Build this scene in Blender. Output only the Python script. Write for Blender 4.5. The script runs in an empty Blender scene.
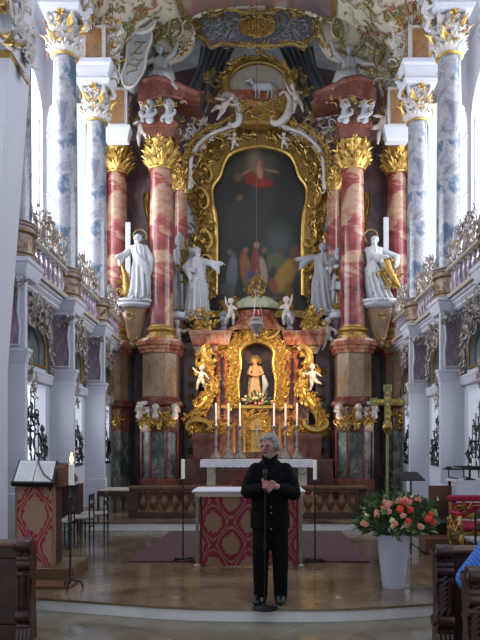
import bpy, math, random
from mathutils import Vector, Matrix, Euler
PI=math.pi; R=math.radians; sin=math.sin; cos=math.cos
V=Vector
rnd=random.Random(7)
SC=bpy.context.scene; COL=SC.collection
F=650.; CX=257.; HY=450.; H=1.63          # focal length in px, vanishing point, eye height
def wx(px,Y): return (px-CX)*Y/F
def wz(py,Y): return H+(HY-py)*Y/F
def P(px,py,Y): return V((wx(px,Y),Y,wz(py,Y)))
# ---------------------------------------------------------------- materials
def lin(c):
    return tuple((x/12.92 if x<=.04045 else ((x+.055)/1.055)**2.4) for x in c)
def hx(s): return lin(tuple(int(s[i:i+2],16)/255 for i in (0,2,4)))
class NT:
    def __init__(s,name):
        s.m=bpy.data.materials.new(name); s.m.use_nodes=True; s.t=s.m.node_tree; s.n=s.t.nodes; s.b=s.n['Principled BSDF']
    def N(s,t,**k):
        n=s.n.new(t)
        for a,b in k.items(): setattr(n,a,b)
        return n
    def L(s,a,b): s.t.links.new(a,b)
    def coord(s,scale=(1,1,1),rot=(0,0,0)):
        c=s.N('ShaderNodeTexCoord'); m=s.N('ShaderNodeMapping'); m.inputs['Scale'].default_value=scale; m.inputs['Rotation'].default_value=rot
        s.L(c.outputs['Object'],m.inputs[0]); return m.outputs[0]
    def noise(s,vec,scale,detail=4,dist=0,rough=.5):
        n=s.N('ShaderNodeTexNoise'); n.inputs['Scale'].default_value=scale; n.inputs['Detail'].default_value=detail
        n.inputs['Distortion'].default_value=dist; n.inputs['Roughness'].default_value=rough
        s.L(vec,n.inputs['Vector']); return n.outputs[0]
    def ramp(s,fac,stops,interp='LINEAR'):
        r=s.N('ShaderNodeValToRGB'); r.color_ramp.interpolation=interp
        e=r.color_ramp.elements
        while len(e)<len(stops): e.new(.5)
        for i,(p,c) in enumerate(stops): e[i].position=p; e[i].color=(*c,1)
        s.L(fac,r.inputs[0]); return r.outputs[0]
    def mix(s,f,a,b,t='MIX'):
        m=s.N('ShaderNodeMix',data_type='RGBA',blend_type=t)
        for i,v in ((0,f),(6,a),(7,b)):
            if hasattr(v,'is_linked'): s.L(v,m.inputs[i])
            else: m.inputs[i].default_value=v if i==0 else (*v,1)
        return m.outputs[2]
    def math(s,op,a,b=0,c=0):
        m=s.N('ShaderNodeMath',operation=op)
        for i,v in ((0,a),(1,b),(2,c)):
            if hasattr(v,'is_linked'): s.L(v,m.inputs[i])
            else: m.inputs[i].default_value=v
        return m.outputs[0]
    def bump(s,h,st,d=.02):
        b=s.N('ShaderNodeBump'); b.inputs['Strength'].default_value=st; b.inputs['Distance'].default_value=d
        s.L(h,b.inputs['Height']); s.L(b.outputs[0],s.b.inputs['Normal'])
    def fin(s,col,rough=.5,metal=0):
        if hasattr(col,'is_linked'): s.L(col,s.b.inputs['Base Color'])
        else: s.b.inputs['Base Color'].default_value=(*col,1)
        s.b.inputs['Roughness'].default_value=rough; s.b.inputs['Metallic'].default_value=metal
        return s.m
def plain(name,c,rough=.6,metal=0,var=.12,scale=6,bump=.15):
    n=NT(name); v=n.coord(); f=n.noise(v,scale)
    col=n.ramp(f,[(.3,tuple(x*(1-var) for x in c)),(.7,tuple(min(1,x*(1+var)) for x in c))])
    if bump: n.bump(n.noise(v,scale*6,3),bump,.01)
    return n.fin(col,rough,metal)
def marble(name,stops,scale=1.6,dist=2.0,rough=.18,stretch=(1,1,.55),vein=None):
    n=NT(name); v=n.coord(stretch); f=n.noise(v,scale,6,dist,.6); col=n.ramp(f,stops)
    v2=n.noise(v,scale*4.5,5,1.2,.65)
    col=n.mix(n.ramp(v2,[(.48,(0,0,0)),(.6,(.55,.55,.55))]),col,vein or stops[0][1])
    return n.fin(col,rough)
M={}
M['plaster']=plain('white plaster',hx('bbbeca'),.75,0,.03,2,.05)
M['stucco']=plain('warm stucco',hx('a9a294'),.7,0,.1,3,.1)
M['stuccow']=plain('white stucco ornament',hx('b9b4b2'),.6,0,.12,5,.1)
M['rib']=plain('cream vault stucco',hx('b3ad9d'),.75,0,.12,1.2,.1)
M['gold']=plain('gilding',hx('96783f'),.42,.6,.4,14,.4)
M['goldd']=plain('dark gilding',hx('8a7240'),.45,.5,.35,9,.3)
M['goldb']=plain('bright gilding',hx('b8954e'),.35,.6,.3,12,.3)
M['silver']=plain('silvered ornament',hx('8d837e'),.5,.25,.3,12,.25)
M['bronze']=plain('gilded lilac stucco',hx('8d7c74'),.5,.25,.35,9,.2)
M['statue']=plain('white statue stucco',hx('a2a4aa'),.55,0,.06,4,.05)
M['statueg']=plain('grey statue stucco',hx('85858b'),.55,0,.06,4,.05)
M['putto']=plain('putto stucco',hx('b3aaa4'),.5,0,.06,5,.05)
M['blue']=marble('blue scagliola',[(.41,hx('4a586e')),(.45,hx('6c7a8e')),(.48,hx('9a989e')),(.58,hx('85848e')),(.62,hx('5f6270'))],1.9,.35,.15,(1,1,.8),hx('646e7c'))
M['red']=marble('red scagliola',[(.36,hx('50201f')),(.47,hx('733232')),(.51,hx('83403d')),(.54,hx('9c7c66')),(.68,hx('a59378'))],1.15,.5,.16,(.45,.45,.8),hx('8d4645'))
M['redd']=marble('dark red marble',[(.3,hx('4c2822')),(.5,hx('6a3a32')),(.7,hx('84554a'))],2.5,1,.25)
M['redo']=marble('orange red marble',[(.36,hx('6a3528')),(.48,hx('98573f')),(.55,hx('a9765c')),(.66,hx('9c8f84'))],3,1,.25)
M['tan']=marble('tan marble',[(.3,hx('6f5a48')),(.5,hx('94795c')),(.7,hx('8b7f7a'))],2.2,1.5,.22)
M['grey']=marble('dark green grey marble',[(.35,hx('2c3032')),(.5,hx('4e5450')),(.62,hx('7d7a74')),(.75,hx('3a3a3d'))],3.2,2,.2)
M['purple']=marble('purple scagliola',[(.3,hx('5d4d60')),(.5,hx('7f6e80')),(.7,hx('9c909b'))],2.2,2.5,.25)
M['purpd']=marble('dark purple marble',[(.3,hx('382a2e')),(.5,hx('5a4448')),(.7,hx('75625f'))],1.5,2,.3)
M['ochre']=marble('ochre marble',[(.3,hx('7a5430')),(.5,hx('94704a')),(.7,hx('a08868'))],2.5,1,.3)
M['wood']=plain('dark carved oak',hx('3c2620'),.35,0,.3,5,.2)
M['woodm']=plain('brown oak',hx('5d3b2a'),.4,0,.3,5,.2)
M['woodl']=plain('light worn oak',hx('5f4632'),.45,0,.25,5,.2)
M['iron']=plain('black iron',hx('15161a'),.45,.4,.2,8,.1)
M['steel']=plain('brushed steel',hx('8b8578'),.35,.6,.1,8,0)
M['wax']=plain('ivory wax',hx('ebe6dc'),.5,0,.03,5,0)
M['cloth']=plain('white linen',hx('c9c8d2'),.85,0,.05,8,.2)
M['black']=plain('black jacket cloth',hx('08080b'),.8,0,.25,25,.3)
M['trous']=plain('black trouser cloth',hx('0a0a0c'),.85,0,.2,25,.2)
for k_ in ('black','trous'): M[k_].node_tree.nodes['Principled BSDF'].inputs['Specular IOR Level'].default_value=.12
M['leather']=plain('black leather',hx('0b0a0a'),.35,0,.2,15,.1)
M['hair']=plain('grey hair',hx('8b8987'),.7,0,.35,40,.6)
M['green']=plain('dark leaves',hx('3a5430'),.55,0,.35,20,.2)
M['greenl']=plain('light leaves',hx('6c8a4a'),.55,0,.3,20,.2)
M['salmon']=plain('salmon petals',hx('d98f80'),.7,0,.15,30,.2)
M['coral']=plain('coral red petals',hx('d8402c'),.7,0,.15,30,.2)
M['cream']=plain('cream petals',hx('dbc9a4'),.7,0,.15,30,.2)
M['vase']=plain('pale glazed ceramic',hx('b4b9c6'),.3,0,.03,3,0)
M['velvet']=plain('red velvet',hx('8e1030'),.85,0,.2,20,.2)
M['drape']=plain('blue grey stucco drapery',hx('6e7478'),.5,0,.3,3,.2)
M['pane']=plain('greenish window glass',hx('5f706c'),.15,0,.15,1.5,0)
M['paper']=plain('printed paper',hx('c9ccd2'),.8,0,.05,30,0)
M['olive']=plain('olive green enamel',hx('7d7c46'),.4,.4,.25,14,.2)
M['lilac']=plain('lilac canopy stucco',hx('5b5c68'),.7,0,.3,9,.5)
M['shell']=plain('pale green shell stucco',hx('8f917a'),.5,0,.15,6,.1)
M['water']=plain('pale stucco box',hx('9c9588'),.6,0,.15,6,.1)
def skinmat():
    n=NT('skin'); v=n.coord(); f=n.noise(v,9,3)
    return n.fin(n.ramp(f,[(.35,hx('99655a')),(.65,hx('b5837a'))]),.55)
M['skin']=skinmat()
M['beard']=plain('pale beard',hx('96837c'),.8,0,.2,40,.4)
def emit(name,c,s):
    n=NT(name); n.b.inputs['Emission Color'].default_value=(*c,1); n.b.inputs['Emission Strength'].default_value=s
    return n.fin(c,.5)
M['flame']=emit('candle flame',(1,.45,.12),9)
M['redglass']=plain('red lamp glass',hx('8a1420'),.15,0,.1,5,0)
def floor_mat(name,a,b,c,size,rot):
    n=NT(name); v=n.coord((1,1,1),(0,0,rot))
    ck=n.N('ShaderNodeTexBrick'); ck.offset=0; ck.inputs['Scale'].default_value=1
    ck.inputs['Brick Width'].default_value=size; ck.inputs['Row Height'].default_value=size; ck.inputs['Mortar Size'].default_value=.006
    ck.inputs['Color1'].default_value=(*a,1); ck.inputs['Color2'].default_value=(*b,1); ck.inputs['Mortar'].default_value=(*tuple(x*.6 for x in a),1)
    n.L(v,ck.inputs['Vector'])
    f=n.noise(n.coord((1,1,1),(0,0,rot+.5)),.9,7,.6,.6)
    col=n.mix(.42,ck.outputs[0],n.ramp(f,[(.38,a),(.5,b),(.6,c)]))
    f2=n.noise(v,7,4)
    n.L(n.ramp(f2,[(.3,(.16,.16,.16)),(.7,(.34,.34,.34))]),n.b.inputs['Roughness'])
    m=n.fin(col,.25); n.L(n.ramp(f2,[(.3,(.08,.08,.08)),(.7,(.26,.26,.26))]),n.b.inputs['Roughness']); return m
M['floor']=floor_mat('choir stone tiles',hx('3f3227'),hx('715f4b'),hx('94836b'),.6,R(42))
M['nave']=floor_mat('nave stone tiles',hx('5a5347'),hx('766e5f'),hx('888070'),.6,R(40))
def riser_mat():
    return plain('white stone riser',hx('d2d2d2'),.5,0,.08,6,.1)
M['riser']=riser_mat()
def brocade(name,red,tan,a,b,thr=.3):
    n=NT(name); c=n.N('ShaderNodeTexCoord'); s=n.N('ShaderNodeSeparateXYZ'); n.L(c.outputs['Object'],s.inputs[0])
    nz=n.noise(c.outputs['Object'],22,4)
    nz=n.math('MULTIPLY',n.math('SUBTRACT',nz,.5),1.2)
    u=n.math('MULTIPLY',s.outputs['X'],2*PI/a); w=n.math('MULTIPLY',s.outputs['Z'],2*PI/b)
    # ogee lattice: medallions at half-drop, wavy cream stems between
    m=n.math('MULTIPLY',n.math('ADD',n.math('COSINE',u),n.math('COSINE',w)),.5)
    am=n.math('ADD',n.math('ABSOLUTE',m),n.math('MULTIPLY',nz,.75))
    med=n.math('GREATER_THAN',am,thr+.22)
    # pair of wavy stems that open round the medallions
    wv=n.math('COSINE',n.math('ADD',u,n.math('MULTIPLY',n.math('SINE',w),.0)))
    sg=n.math('ADD',m,n.math('MULTIPLY',nz,.2))
    st=n.math('LESS_THAN',n.math('ABSOLUTE',n.math('SUBTRACT',n.math('ABSOLUTE',sg),.12)),.05)
    k=n.math('MAXIMUM',n.math('MULTIPLY',med,.85),n.math('MULTIPLY',st,.8))
    return n.fin(n.mix(k,red,tan),.8)
M['brocade']=brocade('red and beige brocade',hx('6e142a'),hx('806650'),.5,.62)
M['brocadel']=brocade('beige and red brocade',hx('97223a'),hx('a08672'),.5,.8,.12)
def rugmat():
    n=NT('woven rug'); v=n.coord(); b=n.N('ShaderNodeTexBrick'); b.inputs['Scale'].default_value=1; b.inputs['Brick Width'].default_value=.22; b.inputs['Row Height'].default_value=.09
    b.inputs['Mortar Size'].default_value=.012
    b.inputs['Color1'].default_value=(*hx('3a2430'),1); b.inputs['Color2'].default_value=(*hx('4c3238'),1); b.inputs['Mortar'].default_value=(*hx('5c4744'),1)
    n.L(v,b.inputs['Vector']); return n.fin(b.outputs[0],.95)
M['rug']=rugmat(); M['rugb']=plain('rug border',hx('5d3438'),.95,0,.2,20,.2)
def frescomat():
    n=NT('fresco clouds'); v=n.coord(); f=n.noise(v,.55,5,1.5)
    return n.fin(n.ramp(f,[(.35,hx('4d4a50')),(.47,hx('6b5a58')),(.55,hx('7d5a50')),(.65,hx('8b8174'))]),.8)
M['fresco']=frescomat()
def stripes():
    n=NT('blue striped shirt cloth'); w=n.N('ShaderNodeTexWave'); w.inputs['Scale'].default_value=14; w.inputs['Distortion'].default_value=1
    n.L(n.coord((1,1,1),(.3,.4,0)),w.inputs[0]); return n.fin(n.ramp(w.outputs[0],[(.3,hx('2f5fb8')),(.8,hx('4c82d4'))]),.8)
M['blues']=stripes()
def vcol(name,rough=.45):
    n=NT(name); a=n.N('ShaderNodeAttribute'); a.attribute_name='Col'; return n.fin(a.outputs['Color'],rough)
M['paint']=vcol('oil painting'); M['paintm']=vcol('painted medallion ground')
# ---------------------------------------------------------------- mesh builder
def base3(ax):
    ax=ax.normalized(); a=V((0,0,1)) if abs(ax.z)<.9 else V((1,0,0))
    u=ax.cross(a).normalized(); return u,ax.cross(u).normalized()
class MB:
    def __init__(s): s.v=[]; s.f=[]
    def add(s,vs,fs):
        k=len(s.v); s.v.extend(V(p) for p in vs); s.f.extend(tuple(i+k for i in f) for f in fs)
    def box(s,x0,x1,y0,y1,z0,z1,bev=0):
        if x0>x1: x0,x1=x1,x0
        if y0>y1: y0,y1=y1,y0
        if bev:
            b=bev; pts=[]
            for z,ins in ((z0,b),(z0+b,0),(z1-b,0),(z1,b)):
                X0,X1,Y0,Y1=x0+ins,x1-ins,y0+ins,y1-ins
                pts.append([(X0+b,Y0,z),(X1-b,Y0,z),(X1,Y0+b,z),(X1,Y1-b,z),(X1-b,Y1,z),(X0+b,Y1,z),(X0,Y1-b,z),(X0,Y0+b,z)])
            s.loft(pts); return
        s.add([(x0,y0,z0),(x1,y0,z0),(x1,y1,z0),(x0,y1,z0),(x0,y0,z1),(x1,y0,z1),(x1,y1,z1),(x0,y1,z1)],
              [(0,3,2,1),(4,5,6,7),(0,1,5,4),(1,2,6,5),(2,3,7,6),(3,0,4,7)])
    def loft(s,rings,cap=True,closed=True):
        n=len(rings[0]); vs=[p for r in rings for p in r]; fs=[]
        for i in range(len(rings)-1):
            for j in range(n if closed else n-1):
                a=i*n+j; b=i*n+(j+1)%n; fs.append((a,b,b+n,a+n))
        if cap: fs.append(tuple(range(n-1,-1,-1))); fs.append(tuple((len(rings)-1)*n+j for j in range(n)))
        s.add(vs,fs)
    def lathe(s,prof,c=(0,0,0),seg=20,sx=1,sy=1,cap=True):
        s.loft([[(c[0]+r*sx*cos(2*PI*j/seg),c[1]+r*sy*sin(2*PI*j/seg),c[2]+z) for j in range(seg)] for r,z in prof],cap)
    def tube(s,pts,r,seg=6,cap=True):
        pts=[V(p) for p in pts]; n=len(pts); rr=r if callable(r) else (lambda t:r)
        u=None; rings=[]
        for i,p in enumerate(pts):
            d=(pts[min(i+1,n-1)]-pts[max(i-1,0)])
            if d.length<1e-9: d=V((0,0,1))
            d.normalize()
            if u is None: u,w=base3(d)
            else:
                u=(u-d*u.dot(d))
                if u.length<1e-6: u,_=base3(d)
                u.normalize()
            w=d.cross(u); q=rr(i/(n-1))
            rings.append([p+u*q*cos(2*PI*j/seg)+w*q*sin(2*PI*j/seg) for j in range(seg)])
        s.loft(rings,cap)
    def cap(s,p0,p1,r0,r1,seg=12):
        p0=V(p0);p1=V(p1); d=(p1-p0); L=d.length
        if L<1e-6: s.ell(p0,(r0,r0,r0)); return
        d/=L; u,w=base3(d); rings=[]
        for k in range(5):
            a=PI/2*(1-k/4*1.0); a=max(a,0); q=r0*cos(a) if k else r0*.05; rings.append((p0-d*r0*sin(a),q))
        for k in range(5):
            a=PI/2*k/4; q=r1*cos(a) if k<4 else r1*.05; rings.append((p1+d*r1*sin(a),q))
        s.loft([[c+u*q*cos(2*PI*j/seg)+w*q*sin(2*PI*j/seg) for j in range(seg)] for c,q in rings])
    def chain(s,pts,rs,seg=12):
        for i in range(len(pts)-1): s.cap(pts[i],pts[i+1],rs[i],rs[i+1],seg)
    def ell(s,c,r,nu=12,nv=8,rot=None):
        if not hasattr(r,'__len__'): r=(r,r,r)
        rings=[]; c=V(c)
        for i in range(nv+1):
            a=PI*i/nv; q=max(sin(a),.02)
            ring=[]
            for j in range(nu):
                p=V((r[0]*q*cos(2*PI*j/nu),r[1]*q*sin(2*PI*j/nu),-r[2]*cos(a)))
                if rot: p.rotate(rot)
                ring.append(c+p)
            rings.append(ring)
        s.loft(rings)
    def prism(s,poly,y0,y1):           # polygon in XZ extruded along Y
        n=len(poly); vs=[(x,y0,z) for x,z in poly]+[(x,y1,z) for x,z in poly]
        s.add(vs,[tuple(range(n)),tuple(range(2*n-1,n-1,-1))]+[(i,i+n,(i+1)%n+n,(i+1)%n) for i in range(n)])
    def prismx(s,poly,x0,x1):          # polygon in YZ extruded along X
        n=len(poly); vs=[(x0,y,z) for y,z in poly]+[(x1,y,z) for y,z in poly]
        s.add(vs,[tuple(range(n)),tuple(range(2*n-1,n-1,-1))]+[(i,i+n,(i+1)%n+n,(i+1)%n) for i in range(n)])
    def ring(s,outer,inner,y0,y1,closed=True):   # flat frame between two loops in XZ
        n=len(outer); vs=[]
        for lp,y in ((outer,y0),(inner,y0),(inner,y1),(outer,y1)): vs+=[(x,y,z) for x,z in lp]
        fs=[]
        for j in range(n if closed else n-1):
            k=(j+1)%n
            for a in range(4):
                b=(a+1)%4; fs.append((a*n+j,a*n+k,b*n+k,b*n+j))
        if not closed: fs+= [(0,n,2*n,3*n),(n-1,2*n-1,3*n-1,4*n-1)]
        s.add(vs,fs)
    def build(s,name,mat,parent=None,sm=35,label=None,cat=None,group=None,kind=None,me=None):
        off=V((0,0,0))
        if parent is not None:
            p=parent
            while p: off+=p.location; p=p.parent
        else:
            xs=[p.x for p in s.v]; ys=[p.y for p in s.v]; zs=[p.z for p in s.v]
            off=V(((min(xs)+max(xs))/2,(min(ys)+max(ys))/2,min(zs)))
        if me is None:
            me=bpy.data.meshes.new(name); me.from_pydata([p-off for p in s.v],[],s.f)
        me.validate()
        import bmesh
        bm=bmesh.new(); bm.from_mesh(me); bmesh.ops.recalc_face_normals(bm,faces=bm.faces); bm.to_mesh(me); bm.free()
        me.polygons.foreach_set('use_smooth',[True]*len(me.polygons))
        if sm<180: me.set_sharp_from_angle(angle=R(sm))
        me.materials.append(M[mat] if isinstance(mat,str) else mat)
        o=bpy.data.objects.new(name,me); COL.objects.link(o)
        if parent is not None: o.parent=parent
        else: o.location=off
        tag(o,label,cat,group,kind); return o
def tag(o,label=None,cat=None,group=None,kind=None):
    if label: o['label']=label
    if cat: o['category']=cat
    if group: o['group']=group
    if kind: o['kind']=kind
    elif cat: o['kind']='thing'
    return o
def thing(name,label,cat,loc,group=None):
    o=bpy.data.objects.new(name,None); COL.objects.link(o); o.location=loc; o.empty_display_size=.1
    return tag(o,label,cat,group)
def dup(o,loc=None,label=None,rz=None,sc=None,par=None):
    c=o.copy(); COL.objects.link(c)
    if par is not None: c.parent=par
    if loc is not None: c.location=loc
    if rz is not None: c.rotation_euler=(0,0,rz)
    if sc is not None: c.scale=sc
    if label: c['label']=label
    for ch in o.children: dup(ch,par=c)
    return c
def shift(mb,d,k0=0):
    for p in mb.v[k0:]: p+=V(d)
# sculpted (voxel fused) surface
def sculpt(mb,voxel,smooth=2,name='figure'):
    me=bpy.data.meshes.new(name); me.from_pydata(mb.v,[],mb.f); o=bpy.data.objects.new(name,me); COL.objects.link(o)
    import bmesh
    bm=bmesh.new(); bm.from_mesh(me); bmesh.ops.recalc_face_normals(bm,faces=bm.faces); bm.to_mesh(me); bm.free()
    m=o.modifiers.new('r','REMESH'); m.mode='VOXEL'; m.voxel_size=voxel; m.use_smooth_shade=True
    if smooth: q=o.modifiers.new('s','SMOOTH'); q.factor=.5; q.iterations=smooth
    dg=bpy.context.evaluated_depsgraph_get(); dg.update()
    e=o.evaluated_get(dg); out=bpy.data.meshes.new_from_object(e)
    r=MB(); r.v=[v.co.copy() for v in out.vertices]; r.f=[tuple(p.vertices) for p in out.polygons]
    bpy.data.objects.remove(o); bpy.data.meshes.remove(me); bpy.data.meshes.remove(out)
    return r
# ---------------------------------------------------------------- ornament
class B:                               # a plane: origin, u, v, normal
    def __init__(s,o,u=(1,0,0),v=(0,0,1)): s.o=V(o); s.u=V(u).normalized(); s.v=V(v).normalized(); s.n=s.u.cross(s.v); s.n=s.n if True else s.n
    def __call__(s,a,b,c=0): return s.o+s.u*a+s.v*b+s.n*c
def FR(o): return B(o,(1,0,0),(0,0,1))              # faces -Y : u x v = (0,-1,0)
def SD(o,side): return B(o,(0,side*1.0,0),(0,0,1))  # side=-1 (left wall) must face +X
def spiral(kind='C',turn=1.0,n=26):
    pts=[(0,0)]; a=0; x=y=0
    half=[]
    for sgn in (1,-1):
        x=y=0; a=0 if sgn==1 else PI; seq=[]
        for i in range(n//2):
            t=i/(n//2-1); k=(1.1+9.5*turn*t**2.6)
            st=1/(n//2)*(1-.25*t)
            dirn=(1 if kind=='C' else sgn)*sgn
            a+=k*st*dirn if True else 0
            x+=cos(a)*st; y+=sin(a)*st; seq.append((x,y))
        half.append(seq)
    pts=half[1][::-1]+[(0,0)]+half[0]
    mx=max(p[0] for p in pts); mn=min(p[0] for p in pts); w=mx-mn
    my=(max(p[1] for p in pts)+min(p[1] for p in pts))/2
    return [((p[0]-(mx+mn)/2)/w,(p[1]-my)/w) for p in pts]
_SP={}
def scroll(mb,b,cx,cy,size,ang=0,kind='C',r=.03,turn=1.,depth=.0,flip=1,seg=5):
    k=(kind,turn)
    if k not in _SP: _SP[k]=spiral(kind,turn)
    ca,sa=cos(ang),sin(ang)
    pts=[b(cx+size*(x*ca-y*flip*sa),cy+size*(x*sa+y*flip*ca),depth+r*.6) for x,y in _SP[k]]
    mb.tube(pts,lambda t:r*(.45+.75*sin(PI*t)),seg)
def leaf(mb,b,cx,cy,ang,L,w,lift=.4,depth=0):
    vs=[];n=5
    du=V((cos(ang),sin(ang),0)); dn=V((-sin(ang),cos(ang),0))
    for i in range(n):
        t=i/(n-1); ww=w*sin(PI*(.12+.86*t))**.8*(1 if i%2==0 else .72); x=L*t*(1-.18*t*lift); z=depth+L*lift*(t*t)*.8
        for q in (-1,0,1):
            p=du*x+dn*(q*ww*.5); vs.append(b(cx+p.x,cy+p.y,z+(w*.22 if q==0 else 0)))
    fs=[]
    for i in range(n-1):
        for q in range(2): a=i*3+q; fs.append((a,a+1,a+4,a+3))
    mb.add(vs,fs)
def clump(mb,b,cx,cy,s,n=9,rg=rnd,lift=.5,depth=0):
    a0=rg.random()*6
    for i in range(n):
        a=a0+2*PI*i/n+rg.uniform(-.2,.2); leaf(mb,b,cx,cy,a,s*rg.uniform(.7,1.1),s*.45,lift,depth+.02*s)
    mb.ell(b(cx,cy,depth+s*.2),(s*.2,)*3,6,4)
def rocaille(mb,b,w,h,n,s,rg=rnd,scr=.45,depth=0,shape='e'):
    i=0
    while i<n:
        x,y=rg.uniform(-1,1),rg.uniform(-1,1)
        if shape=='e' and x*x+y*y>1: continue
        i+=1
        if rg.random()<scr: scroll(mb,b,x*w/2,y*h/2,s*rg.uniform(1,1.7),rg.random()*6.28,rg.choice('CS'),s*.11,1,depth+rg.uniform(0,s*.3),rg.choice((1,-1)),4)
        else:
            a=rg.random()*6.28
            for q in (-.5,0,.5): leaf(mb,b,x*w/2,y*h/2,a+q,s*rg.uniform(.7,1.2),s*.42,.5,depth+rg.uniform(0,s*.2))
def along(mb,b,path,s,step,rg=rnd,scr=.5,depth=0,spread=0):
    d=0; nx=0
    for i in range(len(path)-1):
        p,q=V((*path[i],0)),V((*path[i+1],0)); L=(q-p).length
        while nx<=d+L:
            t=(nx-d)/max(L,1e-6); c=p.lerp(q,t); a=math.atan2(q.y-p.y,q.x-p.x)
            off=rg.uniform(-spread,spread); cx=c.x-sin(a)*off; cy=c.y+cos(a)*off
            if rg.random()<scr: scroll(mb,b,cx,cy,s*1.5,a+rg.uniform(-.5,.5),rg.choice('CS'),s*.13,1,depth,rg.choice((1,-1)),4)
            sg=rg.choice((1,-1))
            for k in (.25,.75): leaf(mb,b,cx,cy,a+sg*k+rg.uniform(-.2,.2),s,s*.42,.5,depth)
            nx+=step
        d+=L
# ---------------------------------------------------------------- architecture pieces
def capital(mb,c,r,h,seed=1,big=1.0):
    """rococo corinthian capital: bell, two leaf rows, corner volutes; abacus separately"""
    rg=random.Random(seed)
    mb.lathe([(r*1.02,0),(r*.95,h*.1),(r*.98,h*.5),(r*1.18,h*.85),(r*1.3,h*.92)],c,20)
    mb.lathe([(r*1.12,-h*.04),(r*1.18,0),(r*1.12,h*.05)],c,20)
    if big<1.1:
        for i in range(9):
            a=2*PI*i/9; b=B(V(c)+V((cos(a)*r*1.12,sin(a)*r*1.12,h*.55)),(-sin(a),cos(a),0),(0,0,1)); scroll(mb,b,0,h*.1,h*.34,rg.random()*6,'C',h*.03); clump(mb,b,0,-h*.2,h*.13,6,rg); clump(mb,b,h*.1,h*.2,h*.11,6,rg)
    for row,(z0,L,n,of) in enumerate(((.03,.42,9,0),(.34,.42,9,.5)) if big>1.1 else ((.03,.24,10,0),(.3,.22,10,.5),(.52,.2,10,0))):
        for i in range(n):
            a=2*PI*(i+of)/n
            o=V(c)+V((cos(a)*r*1.0,sin(a)*r*1.0,h*z0)); b=B(o,(-sin(a),cos(a),0),(0,0,1))
            for q in (-.45,0,.45): leaf(mb,b,0,0,PI/2+q,h*L*(1 if q==0 else .8),h*.24*big,.75,r*.06)
    for i in range(4):
        a=PI/4+i*PI/2
        o=V(c)+V((cos(a)*r*1.25,sin(a)*r*1.25,h*.82)); b=B(o,(cos(a),sin(a),0),(0,0,1))
        scroll(mb,b,0,0,h*.34,R(60),'C',h*.05,1.2); mb.ell(o+V((0,0,.02)),h*.09,8,6)
    for i in range(4):
        a=i*PI/2; o=V(c)+V((cos(a)*r*1.3,sin(a)*r*1.3,h*.9)); b=B(o,(-sin(a),cos(a),0),(0,0,1)); clump(mb,b,0,0,h*.17,7,rg)
def shaft(mb,c,r,h):
    mb.lathe([(r*(1-.13*(i/12)**1.8),h*i/12) for i in range(13)],c,28)
def attic(mb,c,r,h):                    # attic column base
    mb.lathe([(r*1.32,0),(r*1.36,h*.15),(r*1.32,h*.3),(r*1.16,h*.36),(r*1.1,h*.5),(r*1.16,h*.62),(r*1.24,h*.68),(r*1.24,h*.8),(r*1.06,h*.9),(r*1.03,h)],c,28)
def mould(mb,x0,x1,y0,y1,z0,z1,out):    # stepped cornice block: sides flare out in steps
    n=[(0,0),(.3,.15),(.3,.3),(.7,.55),(.7,.68),(1,.78),(1,1)]
    mb.loft([[(x0-out*a,y0-out*a,z0+(z1-z0)*t),(x1+out*a,y0-out*a,z0+(z1-z0)*t),(x1+out*a,y1+out*a,z0+(z1-z0)*t),(x0-out*a,y1+out*a,z0+(z1-z0)*t)] for a,t in n])
def octa(x0,x1,y0,y1,ch):               # rectangle with chamfered front corners
    return [(x0,y1),(x0,y0+ch),(x0+ch,y0),(x1-ch,y0),(x1,y0+ch),(x1,y1)]
def polyloft(mb,poly,levels):           # levels: (z, outward offset)
    cx=sum(p[0] for p in poly)/len(poly); cy=sum(p[1] for p in poly)/len(poly)
    rx=max(p[0] for p in poly)-cx; ry=max(p[1] for p in poly)-cy
    mb.loft([[(cx+(x-cx)*(1+o/rx),cy+(y-cy)*(1+o/ry),z) for x,y in poly] for z,o in levels])
def catmull(pts,n=6,closed=False):
    out=[]; m=len(pts)
    for i in range(m if closed else m-1):
        g=lambda k: V(pts[(i+k)%m] if closed else pts[min(max(i+k,0),m-1)])
        a,b,c,d=g(-1),g(0),g(1),g(2)
        for j in range(n):
            t=j/n; out.append(tuple(.5*((2*b)+(c-a)*t+(2*a-5*b+4*c-d)*t*t+(3*b-a-3*c+d)*t**3)))
    if not closed: out.append(tuple(V(pts[-1])))
    return out
def mirrored(half):                     # half outline (+x side, bottom to top) -> closed loop
    return [(x,z) for x,z in half]+[(-x,z) for x,z in reversed(half) if abs(x)>1e-4]
# ================================================================ SETTING
def struct(mb,name,mat,parent=None,sm=35): return mb.build(name,mat,parent,sm,kind=None if parent else 'structure')
edge=[(-9,7.5),(wx(-40,7.4),7.4),(wx(30,7.2),7.2),(wx(100,6.97),6.97),(wx(180,6.74),6.74),(0,6.68),(wx(340,6.68),6.68),(wx(400,6.82),6.82),(wx(436,6.92),6.92),(wx(520,7.1),7.1),(9,7.3)]
edge=[(p[0],p[1]) for p in catmull([(x,y,0) for x,y in edge],4)]
NZ=-.14; Z2=.17; YS=13.15
m=MB(); m.box(-8,8,-3,7.6,NZ-.1,NZ); struct(m,'floor','nave')
def slab(z0,z1,dy=0,y1=13.6):
    m=MB(); e=[(x,y+dy) for x,y in edge]; n=len(e)
    m.add([(x,y,z0) for x,y in e]+[(x,y,z1) for x,y in e]+[(x,y1,z1) for x,y in e],[(i,i+1,i+1+n,i+n) for i in range(n-1)]+[(i+n,i+1+n,i+1+2*n,i+2*n) for i in range(n-1)])
    return m
m=slab(NZ,-.025,.02); struct(m,'trim_1','riser')
m=slab(-.025,0); struct(m,'floor_choir','floor')
m=MB(); m.box(-6,6,YS+.02,24,-.02,Z2-.03); struct(m,'trim_2','riser')
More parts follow.
